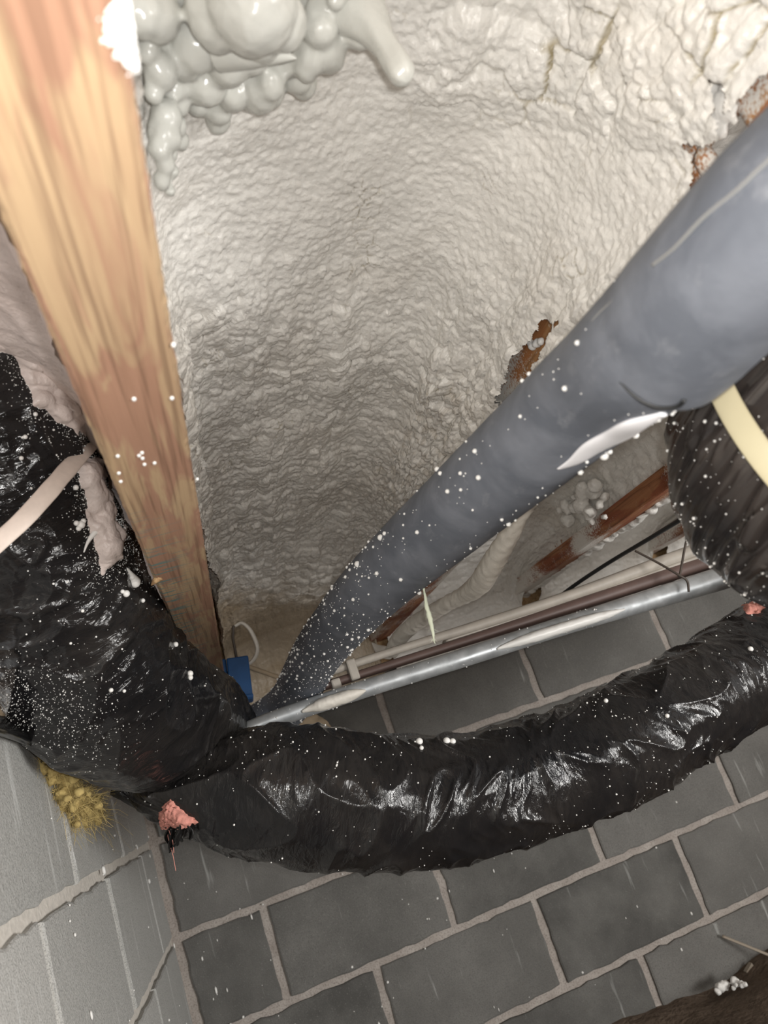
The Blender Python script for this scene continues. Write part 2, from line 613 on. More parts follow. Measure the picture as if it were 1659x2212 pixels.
V, Fc = box(-0.25, 3.4, 0.004, 0.19, -0.95, 0.203)
wall_back = mk('wall_back', V, Fc, M['mortar'], smooth=False)
tag(wall_back, 'grey concrete block wall facing the camera with pale mortar joints', 'wall', kind='structure')
V, Fc = box(-0.19, -0.004, -3.2, 0.004, -0.95, 0.203)
wall_left = mk('wall_left', V, Fc, M['mortar_left'], smooth=False)
tag(wall_left, 'dusty grey concrete block wall at the left meeting the back wall in a corner', 'wall', kind='structure')
V, Fc = box(-0.25, 3.4, 0.0, 0.14, 0.203, 0.276)
tag(mk('trim_1', V, Fc, M['osb'], smooth=False), 'wooden sill plate on top of the back block wall', 'sill', kind='structure')
V, Fc = box(-0.25, 3.4, 0.14, 0.18, 0.276, 0.578)
tag(mk('trim_2', V, Fc, M['osb'], smooth=False), 'wooden rim board behind the joist ends', 'rim board', kind='structure')


def block(a0, a1, z0, z1, side, mat):
    """one block; outline with small chips; face stands a few mm proud of the mortar"""
    pts = []
    st = 0.022
    j = lambda: rng.normal() * 0.0013
    nx = max(2, int((a1 - a0) / st))
    nz = max(2, int((z1 - z0) / st))
    for i in range(nx):
        pts.append((a0 + (a1 - a0) * i / nx + j(), z0 + j()))
    for i in range(nz):
        pts.append((a1 + j(), z0 + (z1 - z0) * i / nz + j()))
    for i in range(nx):
        pts.append((a1 - (a1 - a0) * i / nx + j(), z1 + j()))
    for i in range(nz):
        pts.append((a0 + j(), z1 - (z1 - z0) * i / nz + j()))
    n = len(pts)
    c = np.mean(pts, 0)
    proud = 0.002 + rng.rand() * 0.003
    V = []
    for inset, dep in ((0, 0.03), (0, -proud + 0.002), (0.003, -proud)):
        for q in pts:
            q = np.array(q)
            dv = c - q
            q = q + dv / np.linalg.norm(dv) * inset * 1.3
            V.append((q[0], dep, q[1]) if side == 'back' else (-dep, q[0], q[1]))
    Fc = []
    for r in range(2):
        for i in range(n):
            Fc.append((r * n + i, r * n + (i + 1) % n, (r + 1) * n + (i + 1) % n, (r + 1) * n + i))
    Fc.append(tuple(range(2 * n, 3 * n)))
    if side != 'back':
        Fc = [f[::-1] for f in Fc]
    o = mk('block', V, Fc, mat, wall_back if side == 'back' else wall_left, smooth=False)
    return o


CH = 0.203
G = 0.0085
for ci in range(-1, 5):                       # course ci spans z from -ci*CH down to -(ci+1)*CH
    z1, z0 = -ci * CH - G, -(ci + 1) * CH + G
    if ci == -1:
        z1 = 0.199
    off = 0.4 if ci % 2 == 0 else 0.2
    xs = [0.0] + [off + 0.4 * i for i in range(9)]
    for i in range(len(xs) - 1):
        if xs[i] > 2.6:
            break
        a0 = xs[i] + G + (0.002 if i else (0.012 if ci < 2 else 0.034))
        block(a0, xs[i + 1] - G, z0, z1, 'back', M['block'])
for ci in range(-1, 5):
    z1, z0 = -ci * CH - G, -(ci + 1) * CH + G
    if ci == -1:
        z1 = 0.199
    off = 0.2 if ci % 2 == 0 else 0.4
    ys = [0.0] + [off + 0.4 * i for i in range(4)]
    for i in range(len(ys) - 1):
        block(-ys[i + 1] + G, -ys[i] - G - (0.012 if i == 0 else 0), z0, z1, 'left', M['block_left'])

# foam droplets that dripped on the walls
P, R = [], []
for i in range(150):
    if i < 100:
        p_ = (0.05 + rng.rand() ** 1.6 * 1.2, -0.004, -0.05 - rng.rand() * 0.6)
    else:
        p_ = (0.004, -rng.rand() ** 1.3 * 0.9, 0.1 - rng.rand() * 0.6)
    s_ = 0.0012 + 0.0022 * rng.rand() ** 3
    P.append(p_)
    R.append((s_, s_, s_ * (1 + 3 * rng.rand() ** 3)))
V, Fc = blobs(P, R)
tag(mk('foam_droplet', V, Fc, M['drop'], wall_back), kind='stuff')

# ------------------------------------------------------------------ I-joists
JZ = 0.276


def joist(label, xa, xb, w, y0, y1, mat, hole=None, webmat=None):
    """xa, xb: centre of the flange at the near and far end"""
    t = thing('floor_joist', label, 'joist', ((xa + xb) / 2, 0.05, JZ))
    n = 420
    ys = np.linspace(y0, y1, n)
    xc = xa + (xb - xa) * (ys - y0) / (y1 - y0)

    def beam(name, hw, z0, z1, m_, rough=0.00025):
        prof = np.array([(-hw, z1), (-hw, z0 + 0.003), (-hw + 0.003, z0), (-hw * 0.33, z0), (hw * 0.33, z0),
                         (hw - 0.003, z0), (hw, z0 + 0.003), (hw, z1)])
        V = np.zeros((n, 8, 3))
        jit = np.array([0, 1, 1, 0, 0, 1, 1, 0]) * rough
        V[..., 0] = xc[:, None] + prof[None, :, 0] + rng.normal(size=(n, 8)) * jit
        V[..., 1] = ys[:, None]
        V[..., 2] = prof[None, :, 1]
        V[:, [0, 7], 2] = z1
        Fq = [tuple(q[::-1]) for q in gridf(n, 8, True)] + [tuple(range(8)), tuple(range((n - 1) * 8 + 7, (n - 1) * 8 - 1, -1))]
        return mk(name, V.reshape(-1, 3), Fq, m_, t, smooth=False)
    beam('bottom_flange', w / 2, JZ, JZ + 0.035, mat)
    beam('top_flange', w / 2, 0.543, 0.578, mat)
    # web, with its knockout hole where one shows
    zs = np.linspace(JZ + 0.032, 0.546, 60)
    yw = np.linspace(y0, y1, 500)
    xw = xa + (xb - xa) * (yw - y0) / (y1 - y0)
    A = np.zeros((500, 60, 3))
    A[..., 0] = xw[:, None]
    A[..., 1] = yw[:, None]
    A[..., 2] = zs[None]
    Fq = gridf(500, 60)
    if hole is not None:
        c = A.reshape(-1, 3)[Fq].mean(1)
        r = np.hypot((c[:, 1] - hole[0]) / hole[2], (c[:, 2] - hole[1]) / hole[3])
        Fq = Fq[r > 1 + 0.12 * perlin(c[:, 1] * 60, c[:, 2] * 60)]
    o = mk('web', A.reshape(-1, 3), Fq, webmat or M['web'], t, smooth=False)
    sm = o.modifiers.new('thickness', 'SOLIDIFY')
    sm.thickness = 0.011
    sm.offset = 0
    return t


JG = 'floor joists overhead'
J0 = joist('wide light brown joist with green paint strokes, running from the top left corner', 0.234, 0.2205, 0.0565, -2.3, 0.12, M['lvl'])
HOLE = at(1556, 328, x=0.634)
JA = joist('brown joist behind the grey pipe with a hole in its web', 0.640, 0.640, 0.0565, -2.3, 0.12, M['flange'],
           hole=(HOLE[1], HOLE[2], 0.026, 0.019))
JB = joist('reddish brown joist with a bare lower edge, next one right of the grey pipe', 1.046, 1.046, 0.0565, -2.3, 0.12, M['flange'])
JC = joist('brown joist misted with white foam beside the black cable', 1.453, 1.453, 0.0565, -2.3, 0.12, M['flange'])
JD = joist('brown joist farthest to the right, just above the steel channel', 1.859, 1.859, 0.0565, -2.3, 0.12, M['flange'])
for o in (J0, JA, JB, JC, JD):
    o['group'] = JG
# a broken stub of board standing in the hole
c0 = at(1527, 352, x=0.630)
V0, F0 = ICO2
Vs = c0 + V0 * np.array([0.006, 0.009, 0.014]) * (1 + 0.3 * perlin(V0[:, 0] * 3, V0[:, 1] * 3, V0[:, 2] * 3))[:, None]
mk('broken_stub', Vs, F0, M['web'], JA, smooth=False)
# foam droplets sticking to the near joist, and a torn splinter
P = [at(a + rng.normal() * 1, b, z=JZ - 0.0003) for a, b in
     ((255, 985), (300, 984), (308, 990), (306, 978), (312, 1003), (335, 1000), (262, 1040), (255, 1022), (375, 745), (425, 1035), (372, 860), (290, 862))]
V, Fc = blobs(P, [(0.0014, 0.002, 0.0012)] * len(P), ICO2)
tag(mk('foam_speck', V, Fc, M['drop'], J0), kind='stuff')
sp = Tube(np.array([at(346, 1246, z=JZ + 0.001), at(336, 1254, z=JZ - 0.0005), at(327, 1264, z=JZ - 0.002)]), [0.004, 0.0035, 0.0008], 12, 6)
sp.build('splinter', M['osb'], J0)
# white overspray crust at its near right edge
n_ = 90
gu, gv = np.meshgrid(np.linspace(200, 310, n_), np.linspace(-20, 175, n_), indexing='ij')
pl = np.array([[at(a, b, z=JZ) for a, b in zip(r1, r2)] for r1, r2 in zip(gu, gv)])
edge = polydist(gu, gv, [(215, 60), (235, 10), (250, -30), (300, -30), (300, 60), (300, 170), (270, 150), (245, 115)])
hh = -edge / 18 + 1.0 * fbm(pl[..., 0] * 300, pl[..., 1] * 300, 0, 3)
keep = (hh > 0).ravel()
pl[..., 2] -= np.clip(hh, 0, 2.0) * 0.0012 + 0.0003
Fq = gridf(n_, n_)
Fq = Fq[keep[Fq].all(1)]
xl = pl[..., 0].ravel()
Fq = Fq[(xl[Fq] < 0.2615).all(1)]
mk('foam_crust', pl.reshape(-1, 3), Fq, M['drop'], J0)

# ------------------------------------------------------------------ spray foam between the joists
def foam_sheet(name, label, prof, y0, n, m, mat, detail, down=0.2, turn=-0.16, yend=-0.03, hole=None, tintf=None):
    """prof: list of (x, z) across the bay; runs along y, then turns down the back wall"""
    pr = np.array(prof, float)
    fine = catmull(np.hstack([pr, np.zeros((len(pr), 1))]), 400)[:, :2]
    L = np.concatenate([[0], np.cumsum(np.linalg.norm(np.diff(fine, axis=0), axis=1))])
    ss = np.linspace(0, L[-1], n)
    X = np.interp(ss, L, fine[:, 0])
    Z = np.interp(ss, L, fine[:, 1])
    la = turn - y0
    ld = Z.max() - down
    a = np.linspace(0, la + ld, m)
    g = np.clip((a - la) / ld, 0, 1)
    k = sstep(-0.10, 0.10, a - la)
    Y = np.where(a < la, y0 + a, turn) + (yend - turn) * sstep(la - 0.12, la + 0.2, a)
    Y = np.minimum(Y, yend)
    gs = np.clip((a - la + 0.04) / (ld + 0.04), 0, 1) ** 1.25
    A = np.zeros((n, m, 3))
    A[..., 0] = X[:, None]
    A[..., 1] = Y[None]
    zt = 0.535 - 0.165 * np.clip((Y + 1.6) / 1.5, 0, 1.1) ** 1.25      # the fill gets thicker towards the wall
    Zs = 0.30 + np.clip(Z[:, None] - 0.30, 0, 1) * ((zt - 0.30) / 0.225)[None] + np.minimum(Z[:, None] - 0.30, 0)
    A[..., 2] = Zs + (down - Zs) * gs[None]
    N = np.cross(np.gradient(A, axis=0), np.gradient(A, axis=1))
    N /= np.linalg.norm(N, axis=2, keepdims=True) + 1e-12
    if N[n // 2, m // 3, 2] > 0:
        N = -N
    P_, Q_ = np.meshgrid(ss, a, indexing='ij')
    u, v, d = pj(A)
    h, tint, crack = detail(P_, Q_, u, v, A)
    V = A + N * h[..., None]
    Fq = gridf(n, m)
    if hole is not None:
        c = hole(u, v, A).ravel()
        Fq = Fq[~c[Fq].any(1)]
    o = mk(name, V.reshape(-1, 3), Fq, mat, base=(pr[:, 0].mean(), -0.8, pr[:, 1].max()),
           attrs={'tint': tint, 'crack': crack})
    tag(o, label, 'insulation')
    return o, V, N, u, v


def detail_main(p, q, u, v, A):
    wx = p + 0.007 * fbm(p * 18, q * 12, 1.0, 2)
    wq = q + 0.012 * fbm(p * 18 + 40, q * 12, 2.0, 2)
    streak = fbm(p * 11 + 0.3 * q, q * 1.6, 5.0, 3)                   # passes of the spray gun
    h = 0.014 * fbm(p * 5, q * 4, 3.0, 3) + 0.010 * streak * sstep(350, 700, v)
    # rounded scales in the lower half, larger in the middle
    m1 = sstep(480, 780, v) * (0.35 + 0.65 * sstep(-0.25, 0.35, streak + 0.3 * fbm(p * 9, q * 9, 8.0, 2)))
    b1, c1 = dome(wx / 0.0190, wq / 0.0330, -0.30)
    b2, c2 = dome(wx / 0.0095 + 9, wq / (0.0165), -0.2)
    b3, c3 = dome(wx / 0.0048 + 3, wq / 0.0068, 0.0)
    h = h + 0.0095 * b1 * m1 + 0.0046 * b2 * (0.12 + 0.88 * sstep(420, 720, v)) * (1 - 0.6 * m1)
    h = h + 0.0013 * b3 * (1 - 0.4 * m1)
    h = h + 0.0013 * fbm(p * 30 + q * 8, q * 75, 14.0, 3) * (1 - m1) * (0.5 + 0.5 * sstep(900, 500, u))
    # cauliflower lumps to the upper right
    m2 = sstep(820, 1000, u + 0.2 * v) * sstep(330, 120, v - 0.15 * (u - 1000))
    m2 = np.maximum(m2, 0.30 * sstep(520, 250, v) * sstep(900, 1200, u))
    b4, c4 = dome((wx + 0.018 * fbm(p * 14, q * 14, 33.0, 3)) / 0.040 + 5, (wq + 0.018 * fbm(p * 14, q * 14, 37.0, 3)) / 0.038, 0.0)
    b5, c5 = dome(wx / 0.016 + 2, wq / 0.015, 0.0)
    h = h + m2 * (0.010 * b4 + 0.0042 * b5 + 0.0008 * b3)
    cr = sstep(0.07, 0.01, c4) * m2 * sstep(0.0, 0.35, fbm(p * 10, q * 10, 9.0, 2))
    # ridge of yellowish torn cells beside the pipe
    m3 = np.exp(-((polydist(u, v, [(960, 830), (1000, 850), (900, 1050), (860, 1040)])).clip(0) / 60) ** 2)
    h = h + m3 * (0.006 * b5 + 0.003 * b2)
    # fine grain
    h = h + 0.0010 * fbm(p * 160, q * 160, 4.0, 3)
    cr2 = sstep(0.08, 0.01, c5) * sstep(0.35, 0.7, fbm(p * 14, q * 14, 19.0, 2)) * 0.6
    h = h - 0.0045 * cr - 0.003 * cr2
    # at the foot it thins out over the masonry: browner, with runs
    low = sstep(1225, 1330, v + 25 * fbm(p * 25, q * 25, 6.0, 2))
    h = h * (1 - 0.75 * low) + low * 0.003 * fbm(p * 60, q * 14, 7.0, 3)
    tint = 0.75 * low + 0.10 * sstep(0.0, 0.5, fbm(p * 6, q * 6, 12.0, 3)) + 0.25 * m3 * sstep(0.0, 0.4, fbm(p * 60, q * 60, 2.0, 2))
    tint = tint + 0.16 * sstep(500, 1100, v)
    # keeps clear of the joist sides
    return h, np.clip(tint, 0, 1), np.clip(cr + cr2, 0, 1)


hole_poly = [(1500, 312), (1530, 318), (1575, 308), (1615, 292), (1700, 250), (1700, 420), (1500, 420), (1512, 345)]
bare_a = [(1582, 150), (1592, 200), (1600, 290), (1560, 335), (1800, 400), (1800, 60), (1690, 165), (1640, 215), (1610, 240), (1600, 175)]
bare_b = [(1205, 690), (1230, 690), (1210, 740), (1160, 830), (1110, 900), (1105, 850), (1125, 800), (1140, 770), (1180, 720)]
bare_c = [(1500, 400), (1535, 340), (1560, 420), (1500, 440)]


def main_hole(u, v, A):
    right = A[..., 0] > 0.585
    d = np.minimum(np.minimum(polydist(u, v, bare_a), polydist(u, v, bare_b)), polydist(u, v, bare_c)) + 12 * fbm(A[..., 1] * 50, A[..., 2] * 50, 3.0, 4)
    d2 = polydist(u, v, hole_poly) + 5 * fbm(A[..., 1] * 200, A[..., 2] * 200, 3.0, 3)
    return right & ((d < 0) | (d2 < 0))


PROF_M = [(0.2626, 0.37), (0.2655, 0.44), (0.287, 0.488), (0.345, 0.515), (0.43, 0.525), (0.515, 0.52), (0.575, 0.49), (0.607, 0.44),
          (0.622, 0.385), (0.6265, 0.345), (0.6265, 0.314)]
foam_main, FV, FN, FU, FVv = foam_sheet(
    'spray_foam', 'large field of lumpy off-white foam between the wide brown joist and grey pipe',
    PROF_M, -1.80, 470, 1200, M['foam'], detail_main, hole=main_hole, down=0.17)


def detail_side(seed, run=1.0):
    def f(p, q, u, v, A):
        wx = p + 0.01 * fbm(p * 20, q * 20, seed, 3)
        wq = q + 0.01 * fbm(p * 20 + 40, q * 20, seed + 1, 3)
        b1, _ = dome(wx / 0.02 + seed, wq / 0.018, -0.3)
        b2, _ = dome(wx / 0.009, wq / 0.008 + seed, -0.3)
        h = 0.012 * fbm(p * 5, q * 4, seed, 3) + 0.0035 * b1 + 0.0018 * b2
        h = h + 0.0018 * fbm(p * 18, q * 90, seed + 3, 3) * run
        t = 0.04 + 0.22 * sstep(0.0, 0.5, fbm(p * 6, q * 6, seed + 5, 2))
        return h, t, np.zeros_like(h)
    return f


SF = [foam_main]
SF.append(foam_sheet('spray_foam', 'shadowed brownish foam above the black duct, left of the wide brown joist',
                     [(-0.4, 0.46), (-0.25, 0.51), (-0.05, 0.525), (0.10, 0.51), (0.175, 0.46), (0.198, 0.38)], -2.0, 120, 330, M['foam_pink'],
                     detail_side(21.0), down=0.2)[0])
SF.append(foam_sheet('spray_foam', 'grey foam with fine runs beside the reddish joist, right of the grey pipe',
                     [(0.66, 0.53), (0.70, 0.532), (0.76, 0.53), (0.85, 0.52), (0.95, 0.50), (1.0, 0.45), (1.030, 0.37), (1.036, 0.314)],
                     -2.0, 230, 420, M['foam'], detail_side(31.0), down=0.16)[0])
SF.append(foam_sheet('spray_foam', 'thin white foam behind the black cable, between the reddish joist and the misted joist',
                     [(1.078, 0.34), (1.10, 0.43), (1.15, 0.49), (1.25, 0.52), (1.36, 0.50), (1.41, 0.45), (1.438, 0.39), (1.443, 0.35)],
                     -2.0, 200, 400, M['foam'], detail_side(41.0), down=0.15)[0])
SF.append(foam_sheet('spray_foam', 'white foam at the far right just above the steel channel',
                     [(1.485, 0.34), (1.51, 0.43), (1.56, 0.49), (1.66, 0.52), (1.77, 0.50), (1.82, 0.45), (1.845, 0.38), (1.849, 0.33)],
                     -2.0, 150, 300, M['foam'], detail_side(51.0), down=0.15)[0])
for o in SF:
    o['group'] = 'spray foam between the joists'


# lobes: overlapping swellings of wet foam, voxel-merged into one skin
def lobes(name, P, R, mat, parent=None, vox=0.0022, label=None, noise=0.0):
    V, Fc = blobs(P, R, ICO3)
    tri = Fc
    me = new_mesh(name, V, tri)
    o = link(name, me, mat, parent, base=None if parent is not None else np.mean(P, 0))
    r = o.modifiers.new('merge', 'REMESH')
    r.mode = 'VOXEL'
    r.voxel_size = vox
    r.use_smooth_shade = True
    s = o.modifiers.new('soften', 'SMOOTH')
    s.factor = 0.5
    s.iterations = 4
    if noise:
        tx = bpy.data.textures.new(name + '_lumps', 'CLOUDS')
        tx.noise_scale = 0.012
        dm = o.modifiers.new('lumps', 'DISPLACE')
        dm.texture = tx
        dm.strength = noise
        dm.texture_coords = 'LOCAL'
    return o


big = [(540, 0, 100, .50), (470, 30, 70, .51), (600, 40, 62, .505), (560, 70, 60, .515), (300, 20, 55, .52), (340, 35, 50, .52), (420, 95, 55, .53), (400, 130, 40, .53),
       (345, 150, 40, .52), (330, 60, 32, .53), (345, 70, 22, .52), (440, 175, 48, .535), (490, 130, 50, .53), (540, 115, 42, .53), (500, 195, 40, .54), (470, 235, 32, .545),
       (470, 260, 26, .55), (425, 215, 32, .55), (560, 165, 35, .54), (585, 200, 30, .545), (535, 205, 30, .545), (640, 165, 34, .545), (620, 130, 34, .54), (655, 180, 30, .55),
       (680, 60, 30, .54), (690, 30, 34, .53), (700, 100, 24, .545), (690, 125, 22, .55), (720, 60, 24, .54), (745, 70, 26, .535), (380, 220, 30, .53),
       (360, 250, 34, .51), (355, 290, 36, .50), (345, 320, 26, .49), (358, 355, 22, .485), (350, 390, 20, .48), (375, 190, 28, .53), (320, 110, 26, .52),
       (330, 200, 22, .51), (385, 300, 24, .53), (365, 330, 20, .51), (372, 370, 16, .51), (366, 410, 14, .50), (380, 270, 24, .53)]
P, R = [], []
for (a, b, r, z) in big:
    c = at(a, b, z=0.05 + (z - 0.05) * 0.885)
    d = np.linalg.norm(c - CC) / np.linalg.norm([(a - 829.5) / F, (b - 1106) / F, 1])
    rr = r * d / F
    P.append(c)
    R.append((rr, rr * 1.05, rr * 1.15))
for i in range(150):
    a, b = 290 + 500 * rng.rand(), -60 + 300 * rng.rand()
    if b > 250 - 0.42 * (a - 420) and a > 420:
        continue
    z = 0.488 + 0.012 * rng.rand() - 0.022 * sstep(520, 620, a)
    c = at(a, b, z=z)
    rr = (8 + 26 * rng.rand() ** 2) * 0.57 / F
    P.append(c)
    R.append((rr * (0.8 + 0.5 * rng.rand()), rr * (0.9 + 0.9 * rng.rand()), rr * (1.1 + 0.7 * rng.rand())))
P = np.array(P)
P[:, 0] = np.maximum(P[:, 0], 0.272)
o = lobes('foam_lobe', P, R, M['foam_gloss'], foam_main, 0.0019, noise=0.003)
o['label'] = 'glossy swollen lobes of foam'
# pointed spike and hanging finger
sp = Tube(np.array([at(480, 95, z=.47), at(540, 105, z=.458), at(600, 118, z=.448), at(640, 126, z=.443)]), [0.016, 0.0115, 0.0053, 0.0006], 40, 20)
sp.build('foam_spike', M['foam_gloss'], foam_main)
fd = .50
fing = Tube(np.array([at(640, -90, d=.50), at(720, -20, d=.49), at(795, 45, d=.48), at(830, 95, d=.475), at(862, 150, d=.47), at(881, 178, d=.468)]),
            [0.030, 0.027, 0.0145, 0.0088, 0.0084, 0.0082], 90, 28,
            disp=lambda s, th: 0.0016 * perlin(s * 40, np.cos(th) * 1.2, np.sin(th) * 1.2), cap=True)
o = fing.build('foam_drip', M['foam_gloss'], foam_main)
o['label'] = 'hanging finger of foam with a rounded tip'
# knob of popped foam at the broken edge of the hole
P, R = [], []
for (a, b, r) in [(1550, 235, 34), (1535, 200, 26), (1570, 190, 22), (1545, 265, 30), (1575, 245, 20), (1525, 240, 24), (1580, 218, 13), (1560, 285, 18), (1530, 285, 18), (1587, 262, 11), (1590, 232, 9)]:
    c = at(a, b, x=0.628)
    d = (c - CC) @ CR[2]
    P.append(c)
    R.append((r * d / F * 0.6, r * d / F, r * d / F))
lobes('foam_knob', P, R, M['foam'], foam_main, 0.0018)
lobes('foam_clump', [at(1160, 742, x=0.630), at(1150, 748, x=.630), at(1168, 738, x=.630), at(1145, 740, x=.630)],
      [0.0055, 0.0045, 0.004, 0.004], M['drop'], JA, 0.0014, noise=0.004)
# clump of popped foam on the reddish joist's side
P, R = [], []
for i in range(26):
    a, b = 1270 + rng.normal() * 22, 1080 + rng.normal() * 26
    if i > 18:
        a, b = 1225 + rng.normal() * 12, 1105 + rng.normal() * 10
    P.append(at(a, b, x=1.008 - 0.02 * rng.rand()))
    R.append(0.007 + 0.010 * rng.rand())
lobes('foam_clump', P, R, M['tan'] if False else M['foam'], JB, 0.004, noise=0.012)
# ragged foam along the right lower edge of the reddish joist
P, R = [], []
for i in range(70):
    y = -1.25 + 1.25 * (i / 69.0)
    P.append((1.070 + rng.normal() * 0.003, y, JZ + 0.002))
    R.append((0.009 + 0.006 * rng.rand(), 0.014, 0.007 + 0.007 * rng.rand() ** 2))
lobes('foam_edge', P, R, M['foam'], JB, 0.004, noise=0.006)
P, R = [], []
for i in range(50):
    y = -1.2 + 1.2 * (i / 49.0)
    P.append((0.667 + rng.normal() * 0.002, y, JZ + 0.016 + rng.normal() * 0.004))
    R.append((0.005, 0.016, 0.010 + 0.004 * rng.rand()))
lobes('foam_edge', P, R, M['foam_pink'], JA, 0.004, noise=0.004)
# small pointed drip on the far end of the joist behind the pipe
dr = Tube(np.array([at(843, 1412, d=1.55), at(828, 1408, d=1.54), at(815, 1400, d=1.54), at(803, 1388, d=1.54)]), [0.012, 0.013, 0.008, 0.0008], 30, 14, cap=False)
dr.build('foam_drip', M['whitecable'], JA)

# ------------------------------------------------------------------ grey insulated pipe
PIX = [(560, 1570, 95), (628, 1515, 96), (690, 1405, 110), (805, 1270, 142), (1010, 1083, 188), (1260, 865, 246), (1410, 740, 300), (1640, 525, 372), (1900, 300, 430)]
PD = 0.078
pp = []
for (a, b, w) in PIX:
    d = PD * F / w
    pp.append([*at(a, b, d=d), PD / 2])
pp = np.array(pp)
dr_ = (pp[-1] - pp[-2]) / np.linalg.norm((pp[-1] - pp[-2])[:3])
dr_[3] = 0
pp = np.vstack([pp, pp[-1] + dr_ * 0.25 + [0.02, 0, 0, 0], pp[-1] + dr_ * 0.7 + [0.08, 0, 0.0, 0]])
pipe = thing('insulated_pipe', 'thick slate grey foam-insulated pipe slanting up to the right, speckled with white foam', 'pipe', pp[4, :3])
pd = lambda s, th: 0.0006 * perlin(s * 9, np.cos(th) * 1.3, np.sin(th) * 1.3) + 0.00025 * fbm(s * 50, np.cos(th) * 6, np.sin(th) * 6, 2)
main_pipe = Tube(pp[:8], n=420, m=72, disp=pd)
main_pipe.build('pipe_sleeve', M['pipe'], pipe)
# the next sleeve pushed over it: a bulging end with a gap under the lip
q = catmull(pp, 900)
uu, vv, _ = pj(q[:, :3])
i0 = int(np.argmin(np.hypot(uu - 1425, vv - 728)))
nn = q[i0:].copy()
L = np.concatenate([[0], np.cumsum(np.linalg.norm(np.diff(nn[:, :3], axis=0), axis=1))])
nn[:, 3] = PD / 2 - 0.0006 + 0.0014 * sstep(0.0, 0.03, L)
near = Tube(nn[::6], n=420, m=96, disp=pd)
side = np.clip((near.D @ (CR[0] * 0.69 + CR[1] * 0.72)), -1, 1)          # the lip gapes only along the lower side
lip = sstep(-0.1, 0.75, side) * np.exp(-near.s / 0.045) * (0.0085 - 0.004 * np.exp(-near.s / 0.003))
near.V = near.V + near.D * lip[..., None]
near.build('pipe_sleeve', M['pipe'], pipe)
gp = [near.hit(a, b, 0.0004)[0] for a, b in ((1328, 832), (1350, 852), (1385, 869), (1425, 876), (1462, 872), (1482, 864))]
Tube(np.array(gp), [0.0003, 0.0008, 0.0012, 0.0014, 0.0014, 0.0014], 60, 10).build('joint_shade', M['blackwire'], pipe)  # thin black tube standing in for the shade inside the gap
# raised dusty slit along the top of the sleeve
pts = [near.hit(a, b, 0.0002)[0] for a, b in ((1412, 572), (1455, 532), (1520, 472), (1590, 408), (1640, 362), (1690, 316))]
pts2 = [main_pipe.hit(a, b, 0.0002)[0] for a, b in ((1275, 695), (1300, 672), (1335, 642), (1380, 602), (1420, 566))]
k = NT('dusty_slit', 0.8)
k.b.inputs['Base Color'].default_value = (0.21, 0.21, 0.205, 1)
M['slit'] = k.m
Tube(np.array(pts2), [0.0003, 0.0007, 0.0009, 0.0009, 0.0009], 60, 8).build('slit', M['slit'], pipe)
Tube(np.array(pts), [0.0009] * 6, 60, 8).build('slit', M['slit'], pipe)
# long glossy drip of white foam along the underside
pts = [main_pipe.hit(a, b, 0.0008)[0] for a, b in ((1205, 1012), (1240, 992), (1285, 965), (1330, 936), (1375, 913), (1432, 893))]
dr = Tube(np.hstack([np.array(pts), np.array([[0.0014], [0.0056], [0.0086], [0.0096], [0.0082], [0.003]])]), n=80, m=24, flat=0.38, up=main_pipe.hit(1300, 950)[1])
k = NT('wet_white_foam', 0.12, 0.5)
k.b.inputs['Base Color'].default_value = (0.83, 0.83, 0.86, 1)
M['wet'] = k.m
o = dr.build('foam_drip', M['wet'], pipe)
o['label'] = 'long glossy white foam drip'
P, R = [], []
for a, b, r in ((1500, 838, 7), (1492, 846, 5), (1512, 826, 6), (1522, 818, 7), (1536, 806, 10), (1390, 915, 8), (1372, 938, 8), (1305, 985, 10), (1318, 976, 6), (1420, 902, 6),
                (822, 1162, 7), (775, 1218, 7), (945, 1014, 6), (950, 1024, 5), (905, 1280, 5), (1035, 1035, 6), (1265, 995, 4), (1130, 825, 5), (1145, 810, 5)):
    h_, n_ = main_pipe.hit(a, b, 0.0006)
    P.append(h_)
    R.append(r * ((h_ - CC) @ CR[2]) / F)
V, Fc = blobs(P, R, ICO2)
tag(mk('foam_drop', V, Fc, M['drop'], pipe), kind='stuff')
specks(main_pipe, lambda u, v: 0.15 + 2.2 * sstep(900, 640, u) + 1.6 * np.exp(-((v + 1.05 * u - 2080) / 45.0) ** 2) + 1.0 * np.exp(-((v + 0.8 * u - 2020) / 50.0) ** 2),
       900, 0.0005, 0.0026, 'foam_speck', pipe, M['drop'], power=5)

# ------------------------------------------------------------------ flexible ducts in black plastic
def ridged(a):
    return 1 - np.abs(a)


# left duct: drops out of the joist bay, turns and dives behind the steel channel
A_PIX = [(-260, 330, .66, 176), (-130, 650, .72, 178), (0, 990, .78, 184), (112, 1255, .85, 184), (205, 1450, .93, 186), (290, 1517, 1.0, 168),
         (375, 1550, 1.1, 130), (445, 1562, 1.2, 90), (505, 1585, 1.3, 52)]
A_P = np.array([[*at(a, b, d=d), r * d / F] for a, b, d, r in A_PIX])


def dispA(s, th):
    c, n = np.cos(th), np.sin(th)
    w = 0.25 * perlin(s * 5, c, n)
    h = 0.006 * perlin(s * 4.5, c * 1.2, n * 1.2)
    f1 = ridged(perlin(s * 11 + w * 3, c * 1.1 + 0.5 * s, n * 1.1 + 3))
    f2 = ridged(perlin(s * 26 + w * 6, c * 1.6 - s * 2, n * 1.6 + 7))
    return h + 0.0065 * f1 ** 5 + 0.003 * f2 ** 4 + 0.0012 * ridged(fbm(s * 40, c * 4, n * 4, 2)) ** 3


